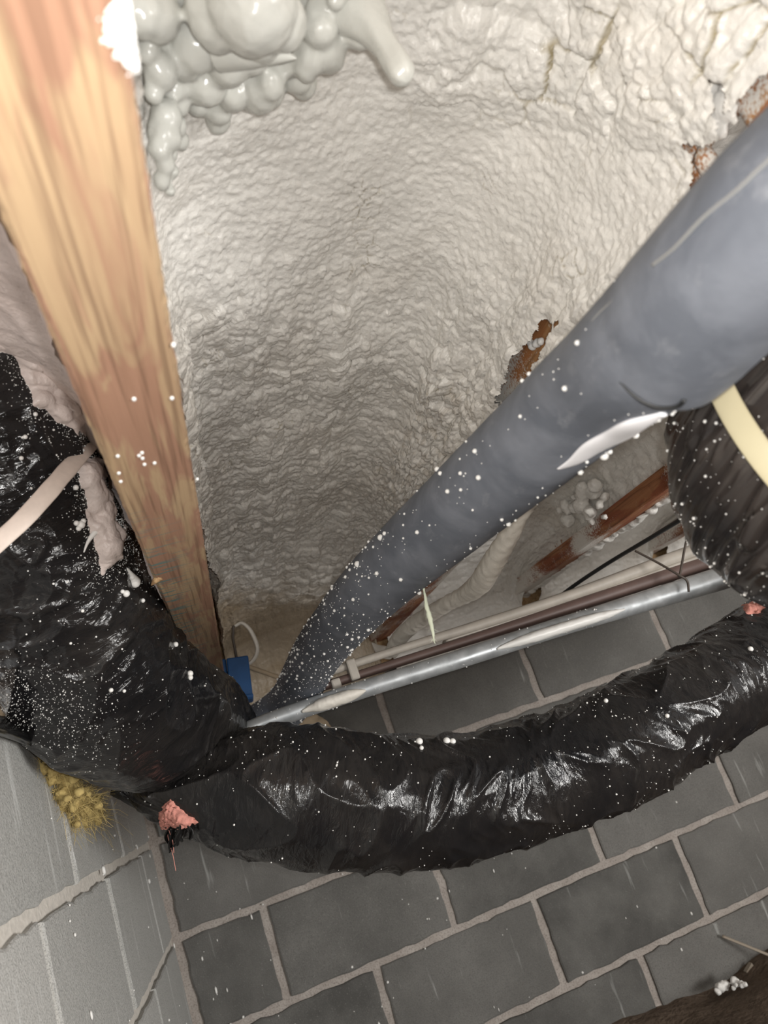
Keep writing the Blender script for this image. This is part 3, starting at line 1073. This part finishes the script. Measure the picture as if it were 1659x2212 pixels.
A_FOLDS = [[(-10, 1322), (60, 1325), (115, 1310), (145, 1295), (152, 1283), (130, 1270)], [(-10, 1402), (60, 1395), (115, 1375), (135, 1350)],
           [(0, 1440), (90, 1440), (160, 1470), (215, 1450), (260, 1400), (285, 1365)], [(0, 1168), (60, 1215), (88, 1195), (90, 1165), (60, 1160)],
           [(430, 1510), (470, 1500), (490, 1470)], [(230, 1350), (262, 1290), (268, 1245)]]


def crease(tube, lines, amp, wpx):
    """raise sharp folds in the film along lines on the tube's near side"""
    N_ = tube.normals()
    u_, v_, _ = pj(tube.V)
    f_ = sstep(-0.02, 0.05, ((CC - tube.V) * N_).sum(-1))
    h_ = np.zeros(u_.shape)
    for ln in lines:
        ln = catmull(np.array([(a, b, 0) for a, b in ln], float), 24)[:, :2]
        best = np.full(u_.shape, 1e9)
        for (x1, y1), (x2, y2) in zip(ln[:-1], ln[1:]):
            t_ = np.clip(((u_ - x1) * (x2 - x1) + (v_ - y1) * (y2 - y1)) / ((x2 - x1) ** 2 + (y2 - y1) ** 2 + 1e-9), 0, 1)
            best = np.minimum(best, np.hypot(u_ - x1 - t_ * (x2 - x1), v_ - y1 - t_ * (y2 - y1)))
        h_ = np.maximum(h_, np.exp(-(best / wpx) ** 2) )
    tube.V = tube.V + N_ * (amp * h_ * f_)[..., None]


ductA = thing('flexible_duct', 'black plastic-wrapped duct at the left, half coated with foam, beside the wide joist', 'duct', A_P[3, :3])
TA = Tube(A_P, n=640, m=300, disp=dispA)
crease(TA, A_FOLDS, 0.0034, 9)
TA.build('jacket', M['plastic'], ductA)
# foam sprayed over its top: a thick skin that ends raggedly
ov = [[(-250, 430), (0, 480), (30, 520), (70, 640), (115, 745), (200, 830), (230, 905), (190, 935), (150, 930), (110, 905), (60, 830), (25, 765), (-250, 700)],
      [(165, 1005), (215, 985), (240, 1080), (262, 1150), (262, 1205), (222, 1240), (205, 1185), (192, 1110), (172, 1050)]]
NA = TA.normals()
pu, pv, pdn = pj(TA.V)
facing = ((CC - TA.V) * NA).sum(-1) > -0.03
dd = np.minimum(polydist(pu, pv, ov[0]), polydist(pu, pv, ov[1]) + 4)
rag = dd + 16 * fbm(TA.s * 45, np.cos(TA.th) * 5, np.sin(TA.th) * 5, 4)
thick = 0.0035 + 0.011 * sstep(8, -70, dd) + 0.003 * dome(TA.s / 0.016, TA.th * 0.105 / 0.014, -0.4)[0] + 0.003 * perlin(TA.s * 25, np.cos(TA.th) * 3, np.sin(TA.th) * 3)
VV = TA.V + NA * (thick * sstep(8, -12, rag) - 0.0012 * sstep(-4, 9, rag))[..., None]
kp = ((rag < 14) & facing).ravel()
Fq = TA.faces()
Fq = Fq[kp[Fq].any(1)]
z_ = np.zeros(len(kp))
o = mk('foam_overspray', VV.reshape(-1, 3), Fq, M['foam_pink'], ductA, attrs={'tint': z_, 'crack': z_})
o['label'] = 'pinkish white foam skin sprayed over the duct'
P, R = [], []
for a, b, r in ((290, 1258, 13), (283, 1247, 8), (270, 1282, 8), (263, 1278, 5), (307, 1298, 5), (173, 1132, 9), (165, 1128, 6), (180, 1126, 6), (170, 1140, 6),
                (162, 1053, 6), (75, 895, 5), (55, 943, 5), (45, 990, 5), (378, 1392, 6), (410, 1455, 7), (410, 1465, 6), (268, 1490, 4), (237, 1490, 5), (178, 1318, 4)):
    h_, n_ = TA.hit(a, b, 0.001)
    P.append(h_)
    R.append(r * ((h_ - CC) @ CR[2]) / F)
V, Fc = blobs(P, R, ICO2)
tag(mk('foam_drop', V, Fc, M['drop'], ductA), kind='stuff')
pts = [TA.hit(a, b, 0.001)[0] for a, b in ((274, 1228), (280, 1240), (289, 1254))]
Tube(np.array(pts), [0.001, 0.003, 0.006], 16, 10).build('foam_drip', M['drop'], ductA)
pts = [TA.hit(a, b, 0.002)[0] for a, b in ((180, 1192), (190, 1170), (203, 1152), (214, 1146))]
Tube(np.array(pts), [0.0006, 0.0018, 0.0030, 0.0024], 20, 8).build('foam_drip', M['drop'], ductA)
edge_d = lambda u, v: np.minimum(polydist(u, v, ov[0]), polydist(u, v, ov[1]))
specks(TA, lambda u, v: np.exp(-np.clip(edge_d(u, v), 0, None) / 22.0) * (edge_d(u, v) > -6) * (u > -60), 2400, 0.0003, 0.0009, 'foam_powder', ductA, M['drop'], power=4)
specks(TA, lambda u, v: (np.exp(-(((u - 60) / 130.0) ** 2 + ((v - 1500) / 70.0) ** 2)) + 0.5 * np.exp(-(((u - 180) / 90.0) ** 2 + ((v - 1590) / 50.0) ** 2))) * (u > -40),
       1300, 0.0003, 0.0009, 'foam_powder', ductA, M['drop'], power=4)
specks(TA, lambda u, v: (0.2 + np.exp(-np.clip(edge_d(u, v), 0, None) / 70.0)) * (u > -40) * (v > 700) * (v < 1560), 340, 0.0004, 0.0017, 'foam_speck', ductA, M['drop'], power=5)
# lower duct: sweeps across in front of the back wall
B_PIX = [(245, 1690, 1.06, 12), (300, 1702, 1.06, 32), (350, 1712, 1.05, 55), (450, 1712, 1.05, 98), (605, 1712, 1.06, 138), (860, 1733, 1.08, 133),
         (1090, 1700, 1.11, 122), (1290, 1630, 1.14, 115), (1445, 1548, 1.18, 112), (1610, 1447, 1.23, 106), (1760, 1340, 1.28, 104), (1950, 1200, 1.33, 104)]
B_P = np.array([[*at(a, b, d=d), r * d / F] for a, b, d, r in B_PIX])


def dispB(s, th):
    c, n = np.cos(th), np.sin(th)
    w = perlin(s * 6, c * 1.0, n * 1.0)
    h = 0.004 * perlin(s * 7, c * 1.1, n * 1.1)
    f1 = ridged(perlin(s * 16 + w * 0.9, c * 0.9 + 2, n * 0.9))
    f2 = ridged(perlin(s * 38 + w * 2.0, c * 1.6, n * 1.6 + 5))
    f3 = ridged(perlin(s * 80 + w * 4.0, c * 2.6, n * 2.6 + 9))
    k_ = 0.35 + 0.65 * sstep(-0.3, 0.4, perlin(s * 5, c * 2, n * 2 + 4))
    return h + 0.006 * f1 ** 6 + k_ * (0.003 * f2 ** 4 + 0.0013 * f3 ** 3)


ductB = thing('flexible_duct', 'black crinkled plastic-wrapped duct sweeping before the back wall, with a torn pink patch', 'duct', B_P[5, :3])
TB = Tube(B_P, n=760, m=260, disp=dispB)
TB.build('jacket', M['plastic'], ductB)
specks(TB, lambda u, v: (0.15 + np.exp(-((v - 1640) / 60.0) ** 2) * (u < 900) + 1.0 * np.exp(-((u - 1350) / 200.0) ** 2)) * (u < 1680), 460, 0.0006, 0.0017, 'foam_speck', ductB, M['drop'], power=5)
P, R = [], []
for a, b, r in ((905, 1603, 8), (910, 1617, 5), (965, 1602, 8), (978, 1603, 7), (1310, 1515, 5), (1440, 1545, 5), (1620, 1402, 6)):
    h_, n_ = TB.hit(a, b, 0.001)
    P.append(h_)
    R.append(r * ((h_ - CC) @ CR[2]) / F)
V, Fc = blobs(P, R, ICO2)
tag(mk('foam_drop', V, Fc, M['drop'], ductB), kind='stuff')


def patch(tube, poly, lift, name, mat, parent, step=5, jag=4.0, lump=0.003):
    """a ragged piece that follows a tube's skin"""
    N_ = tube.normals()
    u_, v_, _ = pj(tube.V)
    fc = ((CC - tube.V) * N_).sum(-1) > -0.02
    dd_ = polydist(u_, v_, poly) + jag * fbm(tube.s * 120, np.cos(tube.th) * 14, np.sin(tube.th) * 14, 3)
    VV_ = tube.V + N_ * (lift * sstep(6, -14, dd_) - 0.0015 * sstep(-3, 8, dd_) + lump * np.abs(fbm(tube.s * 160, np.cos(tube.th) * 20, np.sin(tube.th) * 20, 2)) * (dd_ < 0))[..., None]
    kk = ((dd_ < 12) & fc).ravel()
    Fq_ = tube.faces()
    Fq_ = Fq_[kk[Fq_].any(1)]
    return mk(name, VV_.reshape(-1, 3), Fq_, mat, parent)


o = patch(TB, [(368, 1728), (395, 1755), (425, 1776), (395, 1786), (350, 1786), (345, 1760), (356, 1740)], 0.006, 'exposed_insulation', M['pinkwool'], ductB)
o['label'] = 'pink glass wool showing through a tear'
o = patch(TB, [(1606, 1312), (1630, 1300), (1655, 1306), (1640, 1322), (1615, 1326)], 0.006, 'exposed_insulation', M['pinkwool'], ductB)
o['label'] = 'pinkish glass wool at the far right tear'
# shreds of plastic hanging from the tear
for (a, b, l, t_) in ((372, 1790, 42, -4), (385, 1795, 34, 10), (395, 1790, 46, -14), (408, 1795, 30, 3), (378, 1800, 52, -6), (365, 1810, 30, 4), (392, 1812, 34, -20)):
    c = TB.hit(a, b - 12, 0.002)[0]
    d = (c - CC) @ CR[2]
    pts = [c + (CR[0] * (t_ * k_ / 3.0 + rng.normal() * 4) + CR[1] * l * k_ / 3.0) * d / F for k_ in range(4)]
    Tube(np.array(pts), [0.004, 0.005, 0.006, 0.002], 24, 8, flat=0.25, disp=lambda s, th: 0.002 * perlin(s * 90, np.cos(th), np.sin(th) + rng.rand())).build('torn_shred', M['torn'], ductB)
for (a, l) in ((358, 95), (364, 60)):
    c = TB.hit(a, 1775, 0.003)[0]
    pts = [c + np.array([0.002 * rng.normal(), -0.002, -l * 1.05 / F * k_ / 3]) for k_ in range(4)]
    Tube(np.array(pts), [0.0005] * 4, 20, 5).build('wool_thread', M['pinkwool'], ductB)

# right duct: big glossy elbow hanging close to the lens
C_PIX = [(2480, 470, .47, .132), (2250, 640, .50, .132), (2030, 810, .53, .132), (1875, 945, .55, .132), (1845, 1010, .62, .131), (1880, 1040, .74, .13), (1980, 1060, .90, .13)]
C_P = np.array([[*at(a, b, d=d), r] for a, b, d, r in C_PIX])


def dispC(s, th):
    c, n = np.cos(th), np.sin(th)
    w = perlin(s * 5, c * 1.2, n * 1.2)
    f1 = ridged(perlin(s * 5 + w, c * 4.2 + 3 * s, n * 4.2))
    f2 = ridged(perlin(s * 9 + w, c * 9 + 6 * s, n * 9 + 5))
    gather = 0.35 + 0.65 * np.exp(-((s - 0.16) / 0.06) ** 2)
    return 0.004 * perlin(s * 5, c * 1.1, n * 1.1) + gather * (0.0065 * f1 ** 5 + 0.0025 * f2 ** 4)


ductC = thing('flexible_duct', 'shiny brownish black duct elbow at the right edge, tied with a yellowish strap', 'duct', C_P[2, :3])
TC = Tube(C_P, n=560, m=420, disp=dispC)
TC0 = Tube(C_P, n=420, m=200)
h3 = [TC0.hit(a, b)[0] for a, b in ((1578, 806), (1614, 893), (1662, 968))]
pn = np.cross(h3[1] - h3[0], h3[2] - h3[0])
pn /= np.linalg.norm(pn)
if abs(pn @ TC0.T[150]) < 0.8:                      # keep the loop close to square across the duct
    chord = (h3[2] - h3[0]) / np.linalg.norm(h3[2] - h3[0])
    ax = TC0.T[int(np.argmin(np.linalg.norm(TC0.C - h3[1], axis=1)))]
    pn = ax - chord * (ax @ chord)
    pn /= np.linalg.norm(pn)
ring = []
for j_ in range(0, 200, 8):
    sd = (TC0.V[:, j_] - h3[1]) @ pn
    ch = np.where(np.sign(sd[:-1]) != np.sign(sd[1:]))[0]
    if len(ch):
        i_ = ch[np.argmin(np.linalg.norm(TC0.V[ch, j_] - h3[1], axis=1))]
        f_ = sd[i_] / (sd[i_] - sd[i_ + 1])
        ring.append(TC0.V[i_, j_] * (1 - f_) + TC0.V[i_ + 1, j_] * f_ + TC0.D[i_, j_] * 0.010)
st_ = int(np.argmax([np.linalg.norm(r_ - CC) for r_ in ring]))
ring = ring[st_:] + ring[:st_]
ring.append(ring[0])
rn = ring[0] - np.mean(ring, 0)
tb = Tube(np.array(ring), [0.0085] * len(ring), 300, 16, flat=0.2, up=rn)
tb.build('tie_strap', M['band_yellow'], ductC)
crease(TC, [[(1575, 965), (1600, 935), (1632, 915)], [(1590, 1005), (1615, 955), (1642, 925)], [(1545, 1000), (1570, 930), (1600, 880)],
            [(1512, 985), (1540, 905), (1572, 855)], [(1492, 960), (1510, 890), (1540, 850)], [(1560, 1080), (1590, 1050), (1610, 1010)]], 0.0032, 8)
crease(TC, [[(1622, 1165), (1645, 1100), (1668, 1050), (1690, 1010)], [(1600, 1240), (1640, 1215), (1680, 1210)]], 0.007, 22)
TC.build('jacket', M['plastic_near'], ductC)
specks(TC, lambda u, v: (u < 1700) * (1.0 + 0 * v), 230, 0.0003, 0.0016, 'foam_speck', ductC, M['drop'], power=5)

# pale strap that hangs the left duct from the joist
pts = [at(a, b, d=d) for a, b, d in ((-60, 1222, .66), (0, 1168, .67), (60, 1112, .68), (115, 1050, .70), (165, 992, .75), (205, 948, .82), (232, 920, .90))]
st = Tube(np.array(pts), [0.0082, 0.0085, 0.0088, 0.0088, 0.0086, 0.0084, 0.0084], 90, 20, flat=0.25, up=CR[2],
          disp=lambda s, th: 0.0006 * perlin(s * 50, np.cos(th) * 2, np.sin(th) * 2))
o = st.build('hanging_strap', M['band_pink'], None, base=pts[3])
tag(o, 'pale pinkish strap pulled tight across the left black duct up to the brown joist', 'strap')

# ------------------------------------------------------------------ galvanised channel with rails and tie wires
YS = -0.66
chan = thing('steel_channel', 'long galvanised steel channel crossing above the lower black duct, patched with white foam', 'channel', at(1010, 1440, y=YS))
low = [(430, 1622), (520, 1582), (640, 1537), (800, 1484), (1010, 1418), (1200, 1357), (1340, 1315), (1580, 1243), (1900, 1148)]
wid = [13, 17, 19, 19, 20, 20, 21, 25, 28]
pts = [[*at(a, b, y=YS), w * ((at(a, b, y=YS) - CC) @ CR[2]) / F] for (a, b), w in zip(low, wid)]
TL = Tube(np.array(pts), n=160, m=24, disp=lambda s, th: 0.0004 * perlin(s * 40, np.cos(th), np.sin(th)))
TL.build('lower_rail', M['galv'], chan)


def along(u, off):
    """pixel on the channel's line at column u, shifted off pixels across"""
    return (u, np.interp(u, [a for a, b in low], [b for a, b in low]) + off)


def rail(name, us, offs, ws, mat, y=YS, flat=None):
    pts = []
    for u_, o_, w_ in zip(us, offs, ws):
        a, b = along(u_, o_)
        c = at(a, b, y=y)
        pts.append([*c, w_ * ((c - CC) @ CR[2]) / F])
    return Tube(np.array(pts), n=60, m=14, flat=flat).build(name, mat, chan)


rail('upper_rail', [640, 760, 900, 1050, 1250, 1520, 1900], [-62, -62, -62, -60, -62, -78, -90], [9, 9, 9, 11, 12, 15, 17], M['rail'], YS + 0.03)
rail('middle_rail', [640, 760, 900, 1050, 1250, 1520, 1900], [-36, -34, -34, -34, -36, -44, -52], [10, 10, 10, 11, 14, 17, 19], M['rail_dark'], YS + 0.03)
rail('back_web', [960, 1050, 1250, 1520, 1900], [-46, -46, -46, -58, -66], [18, 20, 24, 30, 34], M['rail'], YS + 0.045, flat=0.3)
for u_ in (730, 762):
    a, b = along(u_, -18 if u_ == 730 else -50)
    c = at(a, b, y=YS + 0.02)
    V, Fc = box(c[0] - 0.008, c[0] + 0.008, c[1] - 0.006, c[1] + 0.02, c[2] - 0.018, c[2] + 0.018)
    o = mk('rail_clip', V, Fc, M['rail'], chan, smooth=False)
    bv = o.modifiers.new('bevel', 'BEVEL')
    bv.width = 0.003
    bv.segments = 2
# foam patches on the lower rail
for (u0, u1) in ((655, 790), (1068, 1350)):
    us = np.linspace(u0, u1, 9)
    pts = [TL.hit(*along(u_, 3), 0.0)[0] for u_ in us]
    sc_ = 1.0 if u0 < 1000 else 0.9
    r_ = np.array([0.003, .009, .0135, .0145, .0145, .0145, .0135, .010, .003]) * sc_
    Tube(np.array(pts), r_, 70, 18, disp=lambda s, th: 0.0012 * fbm(s * 90, np.cos(th) * 3, np.sin(th) * 3, 3), flat=0.7).build('foam_patch', M['cable'] if u0 < 1000 else M['drop'], chan)
specks(TL, lambda u, v: 1.0 * (u < 1300), 90, 0.0006, 0.0018, 'foam_speck', chan, M['drop'], power=3)

w1 = [at(a, b, y=y) for a, b, y in ((1372, 1190, -.66), (1420, 1215, -.68), (1466, 1242, -.70), (1484, 1255, -.70), (1488, 1278, -.70))]
w2 = [at(a, b, y=y) for a, b, y in ((1500, 1105, -.70), (1487, 1150, -.69), (1478, 1190, -.69), (1470, 1235, -.69), (1466, 1246, -.69))]
tie = thing('tie_wire', 'thin rusty bent tie wires hooked together beside the big duct elbow', 'wire', w1[2])
Tube(np.array(w1), [0.0022] * 5, 60, 8).build('wire', M['wire'], tie)
Tube(np.array(w2), [0.0022] * 5, 60, 8).build('wire', M['wire'], tie)
pts = [at(a, b, d=d) for a, b, d in ((1700, 1010, 1.05), (1600, 1058, 1.12), (1500, 1106, 1.2), (1400, 1165, 1.33), (1300, 1225, 1.45), (1220, 1280, 1.52), (1140, 1348, 1.6))]
o = Tube(np.array(pts), [0.0038] * 7, 120, 10).build('black_cable', M['blackwire'], None, base=pts[3])
tag(o, 'thin straight black cable running past the foam-misted joist to the big duct elbow', 'cable')

pts = [(1160, 1060, .98, 20), (1130, 1100, 1.0, 20), (1095, 1165, 1.06, 22), (1060, 1225, 1.14, 25), (1035, 1262, 1.22, 24), (1005, 1284, 1.29, 19), (965, 1305, 1.36, 17),
       (925, 1328, 1.44, 17), (890, 1352, 1.52, 17), (862, 1380, 1.60, 17), (846, 1408, 1.66, 15)]
pc = np.array([[*at(a, b, d=d * 0.9), r * d * 0.9 / F] for a, b, d, r in pts])
o = Tube(pc, n=200, m=24, disp=lambda s, th: 0.0016 * fbm(s * 90, np.cos(th) * 1.5, np.sin(th) * 1.5, 2)).build('foam_coated_cable', M['cable'], None, base=pc[3, :3])
tag(o, 'white foam-coated cable hanging in a bend below the grey pipe', 'cable')

# frayed string hanging from the pipe
s_ = [main_pipe.hit(915, 1272)[0]]
d0 = (s_[0] - CC) @ CR[2]
spx = [(917, 1280), (921, 1305), (927, 1330), (933, 1355), (938, 1386)]
pts = [at(a, b, d=d0) for a, b in spx]
string = thing('frayed_string', 'short frayed pale green string hanging off the underside of the grey pipe', 'string', pts[0])
Tube(np.array([s_[0]] + pts), [0.0008, 0.001, 0.0022, 0.0026, 0.0022, 0.0006], 70, 8, disp=lambda s, th: 0.001 * perlin(s * 220, np.cos(th) * 2, np.sin(th) * 2)).build('strand', M['string'], string)
Vh, Fh = [], []
for i in range(46):
    t_ = 0.2 + 0.8 * rng.rand()
    c = catmull(np.array(pts), 100)[int(t_ * 99)]
    e = c + (CR[0] * rng.normal() * 7 + CR[1] * (4 + 8 * rng.rand())) * d0 / F
    wv = CR[0] * 0.0003
    b0 = len(Vh)
    Vh += [c - wv, c + wv, e]
    Fh.append((b0, b0 + 1, b0 + 2))
tag(mk('fibre', Vh, Fh, M['string'], string), kind='stuff')

# ------------------------------------------------------------------ blue electrical box with its cables
bc = at(518, 1470, y=-0.24)
ebox = thing('electrical_box', 'blue plastic electrical box past the end of the wide brown joist', 'electrical box', bc)
ex, ez = np.array([0.94, 0.0, -0.15]), np.array([-0.32, 0.05, 1.0])
ex = ex / np.linalg.norm(ex)
ez = ez - ex * (ez @ ex)
ez /= np.linalg.norm(ez)
ey = np.cross(ez, ex)


def obox(c, h, mat, name, parent, bev=0.003):
    V, Fc = box(-h[0], h[0], -h[1], h[1], -h[2], h[2])
    V = c + V[:, :1] * ex + V[:, 1:2] * ey + V[:, 2:] * ez
    o = mk(name, V, Fc, mat, parent, smooth=False)
    b_ = o.modifiers.new('bevel', 'BEVEL')
    b_.width = bev
    b_.segments = 2
    return o


obox(bc, (0.023, 0.027, 0.046), M['blue'], 'box_body', ebox)
obox(bc + ez * 0.02 - ex * 0.030 - ey * 0.005, (0.006, 0.012, 0.028), M['blue'], 'nail_bracket', ebox)
obox(bc - ez * 0.040 + ey * 0.0 + ex * 0.004, (0.02, 0.031, 0.004), M['blue'], 'ledge', ebox, 0.002)
px_ = [(508, 1352), (522, 1346), (538, 1358), (550, 1380), (556, 1400), (552, 1418), (540, 1432), (522, 1440)]
pts = [at(a, b, y=-0.25 - 0.012 * math.sin(i / 7 * 3.14)) for i, (a, b) in enumerate(px_)]
o = Tube(np.array(pts), [0.0055, 0.0065, 0.007, 0.0075, 0.007, 0.0065, 0.006, 0.005], 90, 12, flat=0.6).build('cable', M['whitecable'], None, base=pts[4])
tag(o, 'short white cable bowed in a loop above the blue electrical box', 'cable')
pts = [at(a, b, y=-0.25) for a, b in ((505, 1345), (503, 1375), (507, 1400), (512, 1428))]
o = Tube(np.array(pts), [0.003] * 4, 40, 8).build('cable', M['wire'], None, base=pts[2])
tag(o, 'thin dark wire standing straight up from the blue electrical box', 'cable')
pts = [at(a, b, y=-0.24) for a, b in ((535, 1440), (570, 1452), (605, 1464), (640, 1470))]
o = Tube(np.array(pts), [0.005] * 4, 40, 8).build('cable', M['tan'], None, base=pts[2])
tag(o, 'dull tan cable running from the blue box to behind the grey pipe', 'cable')

# tan lump of old foam tucked under the channel
P = [at(a, b, d=1.55) for a, b in ((640, 1560), (665, 1562), (690, 1570), (706, 1580), (660, 1580), (620, 1570))]
o = lobes('foam_lump', P, [0.022, 0.024, 0.02, 0.014, 0.02, 0.02], M['tan'], None, 0.004, noise=0.006)
tag(o, 'tan lump of old foam peeping out under the steel channel', 'insulation')

# ------------------------------------------------------------------ scraps on the left wall top
def tuft(name, label, pix, r, mat, seed, hairs=500, hair_dir=(0.0, 0, -0.3), spread=1.0):
    """matted wool: a lumpy core and many fine bent fibres"""
    rs = np.random.RandomState(seed)
    P = [at(a, b, x=x) for a, b, x in pix]
    t = thing(name, label, 'insulation', P[0])
    pts, rad = [], []
    for c in P:
        for i in range(14):
            pts.append(c + rs.normal(size=3) * r * 0.6)
            rad.append(r * (0.16 + 0.32 * rs.rand()))
    lobes('wool', pts, rad, mat, t, 0.0018, noise=0.010)
    Vh, Fh = [], []
    for i in range(hairs):
        c = pts[rs.randint(len(pts))] + rs.normal(size=3) * r * 0.35
        l_ = r * (0.3 + 1.6 * spread * rs.rand() ** 3)
        d_ = np.array(hair_dir) + rs.normal(size=3) * 0.9
        w_ = rs.normal(size=3)
        w_ *= 0.0002 / np.linalg.norm(w_)
        b0 = len(Vh)
        for k_ in range(4):
            c_ = c + d_ * l_ * k_ / 3 + rs.normal(size=3) * l_ * 0.10
            Vh += [c_ - w_, c_ + w_]
        Fh += [(b0 + 2 * k_, b0 + 2 * k_ + 1, b0 + 2 * k_ + 3, b0 + 2 * k_ + 2) for k_ in range(3)]
    tag(mk('fibre', Vh, Fh, mat, t), kind='stuff')
    return t


tuft('glass_wool_tuft', 'yellow glass wool tuft on the left block wall, upper one beside the black plastic',
     [(112, 1645, .012), (122, 1670, .014), (135, 1690, .016), (138, 1715, .014), (105, 1630, .012), (145, 1665, .02)], 0.016, M['yellowwool'], 1, 1500)
tuft('glass_wool_tuft', 'yellow glass wool tuft lower down, fraying out to the right',
     [(155, 1722, .012), (160, 1740, .014), (178, 1738, .016), (195, 1755, .014), (155, 1735, .012)], 0.014, M['yellowwool'], 2, 3200, (0.1, 0.7, -0.25), 1.1)
tuft('insulation_scrap', 'tan scrap of insulation on the left wall top at the frame edge', [(10, 1528, -.01), (30, 1545, -.01), (-20, 1520, -.01)], 0.018, M['tan'], 3, 60)
# black plastic sheet lying over the wall top
n1, n2 = 40, 16
gs, gt = np.meshgrid(np.linspace(0, 1, n1), np.linspace(0, 1, n2), indexing='ij')
top = catmull(np.array([(-60, 1535, 0), (30, 1553, 0), (100, 1590, 0), (150, 1632, 0), (190, 1675, 0)], float), n1)
bot = catmull(np.array([(-60, 1572, 0), (30, 1600, 0), (80, 1622, 0), (120, 1640, 0), (165, 1672, 0)], float), n1)
Vp = np.zeros((n1, n2, 3))
for i in range(n1):
    for j in range(n2):
        t_ = j / (n2 - 1)
        a, b = top[i, :2] * (1 - t_) + bot[i, :2] * t_
        Vp[i, j] = at(a, b, x=0.004 + 0.02 * math.sin(t_ * 2.6) + 0.004 * perlin(i * 0.3, j * 0.4))
o = mk('plastic_sheet', Vp.reshape(-1, 3), gridf(n1, n2), M['torn'], base=Vp[20, 8])
sm = o.modifiers.new('thickness', 'SOLIDIFY')
sm.thickness = 0.002
tag(o, 'black plastic flap folded over the top of the left block wall', 'plastic sheet')
pts = [at(a, b, x=x) for a, b, x in ((160, 1690, .02), (200, 1688, .03), (240, 1692, .03), (275, 1684, .03))]
o = Tube(np.array(pts), [0.004, 0.008, 0.006, 0.002], 40, 10, flat=0.3).build('foil_strip', M['foil'], None, base=pts[1])
tag(o, 'dull grey foil strip under the bend of the left black duct', 'foil')

# ------------------------------------------------------------------ bits at the foot of the walls
c = at(1590, 2040, y=-0.05)
e1, e2 = at(1560, 2022, y=-0.02), at(1690, 2075, y=-0.10)
o = Tube(np.array([e1, (e1 + e2) / 2, e2]), [0.005, 0.005, 0.005], 20, 6, flat=0.6).build('wood_lath', M['stick'], None, base=e2)
tag(o, 'thin pale wooden lath leaning on the back wall at the lower right corner', 'stick')
for i, (a, b, s_, lab) in enumerate(((1565, 2128, 0.015, 'larger white foam scrap lying on the dirt at the lower right'), (1600, 2127, 0.009, 'small white foam crumb on the dirt, right of the larger scrap'))):
    c = at(a, b, z=-0.715)
    c = at(a, b, y=min(c[1], -0.02)) if c[1] > -0.02 else c
    pts = [c + rng.normal(size=3) * s_ * 0.55 * np.array([1.3, 1, 0.3]) for _ in range(9)]
    o = lobes('foam_scrap', pts, [s_ * (0.35 + 0.4 * rng.rand()) for _ in range(9)], M['drop'], None, 0.002, noise=0.008)
    tag(o, lab, 'foam scrap')
V, Fc = box(-0.024, 0.024, -0.006, 0.006, -0.005, 0.005)
c = at(1617, 2092, y=-0.03)
V = V @ np.array([[0.94, 0, 0.3], [0, 1, 0], [-0.3, 0, 0.94]]) * [0.5, 1, 0.8] + c
o = mk('wood_chip', V, Fc, M['stick'], smooth=False, base=c)
tag(o, 'small tan wood chip against the wall foot above the white foam scraps', 'wood chip')
# brown board offcut leaning in the corner
tp = [at(283, 2206, y=-0.2), at(318, 2188, y=-0.17), at(362, 2180, y=-0.12)]
V, Fc = [], []
for dpt in (0, 0.012):
    for q_ in tp:
        V.append(q_ + np.array([0, dpt, 0]))
    for q_ in tp[::-1]:
        V.append(np.array([q_[0] + 0.03, q_[1] - 0.05 + dpt, -0.74]))
Fc = [tuple(range(6)), tuple(range(11, 5, -1))] + [(i, (i + 1) % 6, (i + 1) % 6 + 6, i + 6) for i in range(6)]
o = mk('board_offcut', V, Fc, M['chip'], smooth=False, base=(0.05, -0.22, -0.73))
tag(o, 'dark brown board offcut standing in the corner of the block walls', 'board')

for o in list(bpy.data.objects):
    if '_b' in o:
        del o['_b']
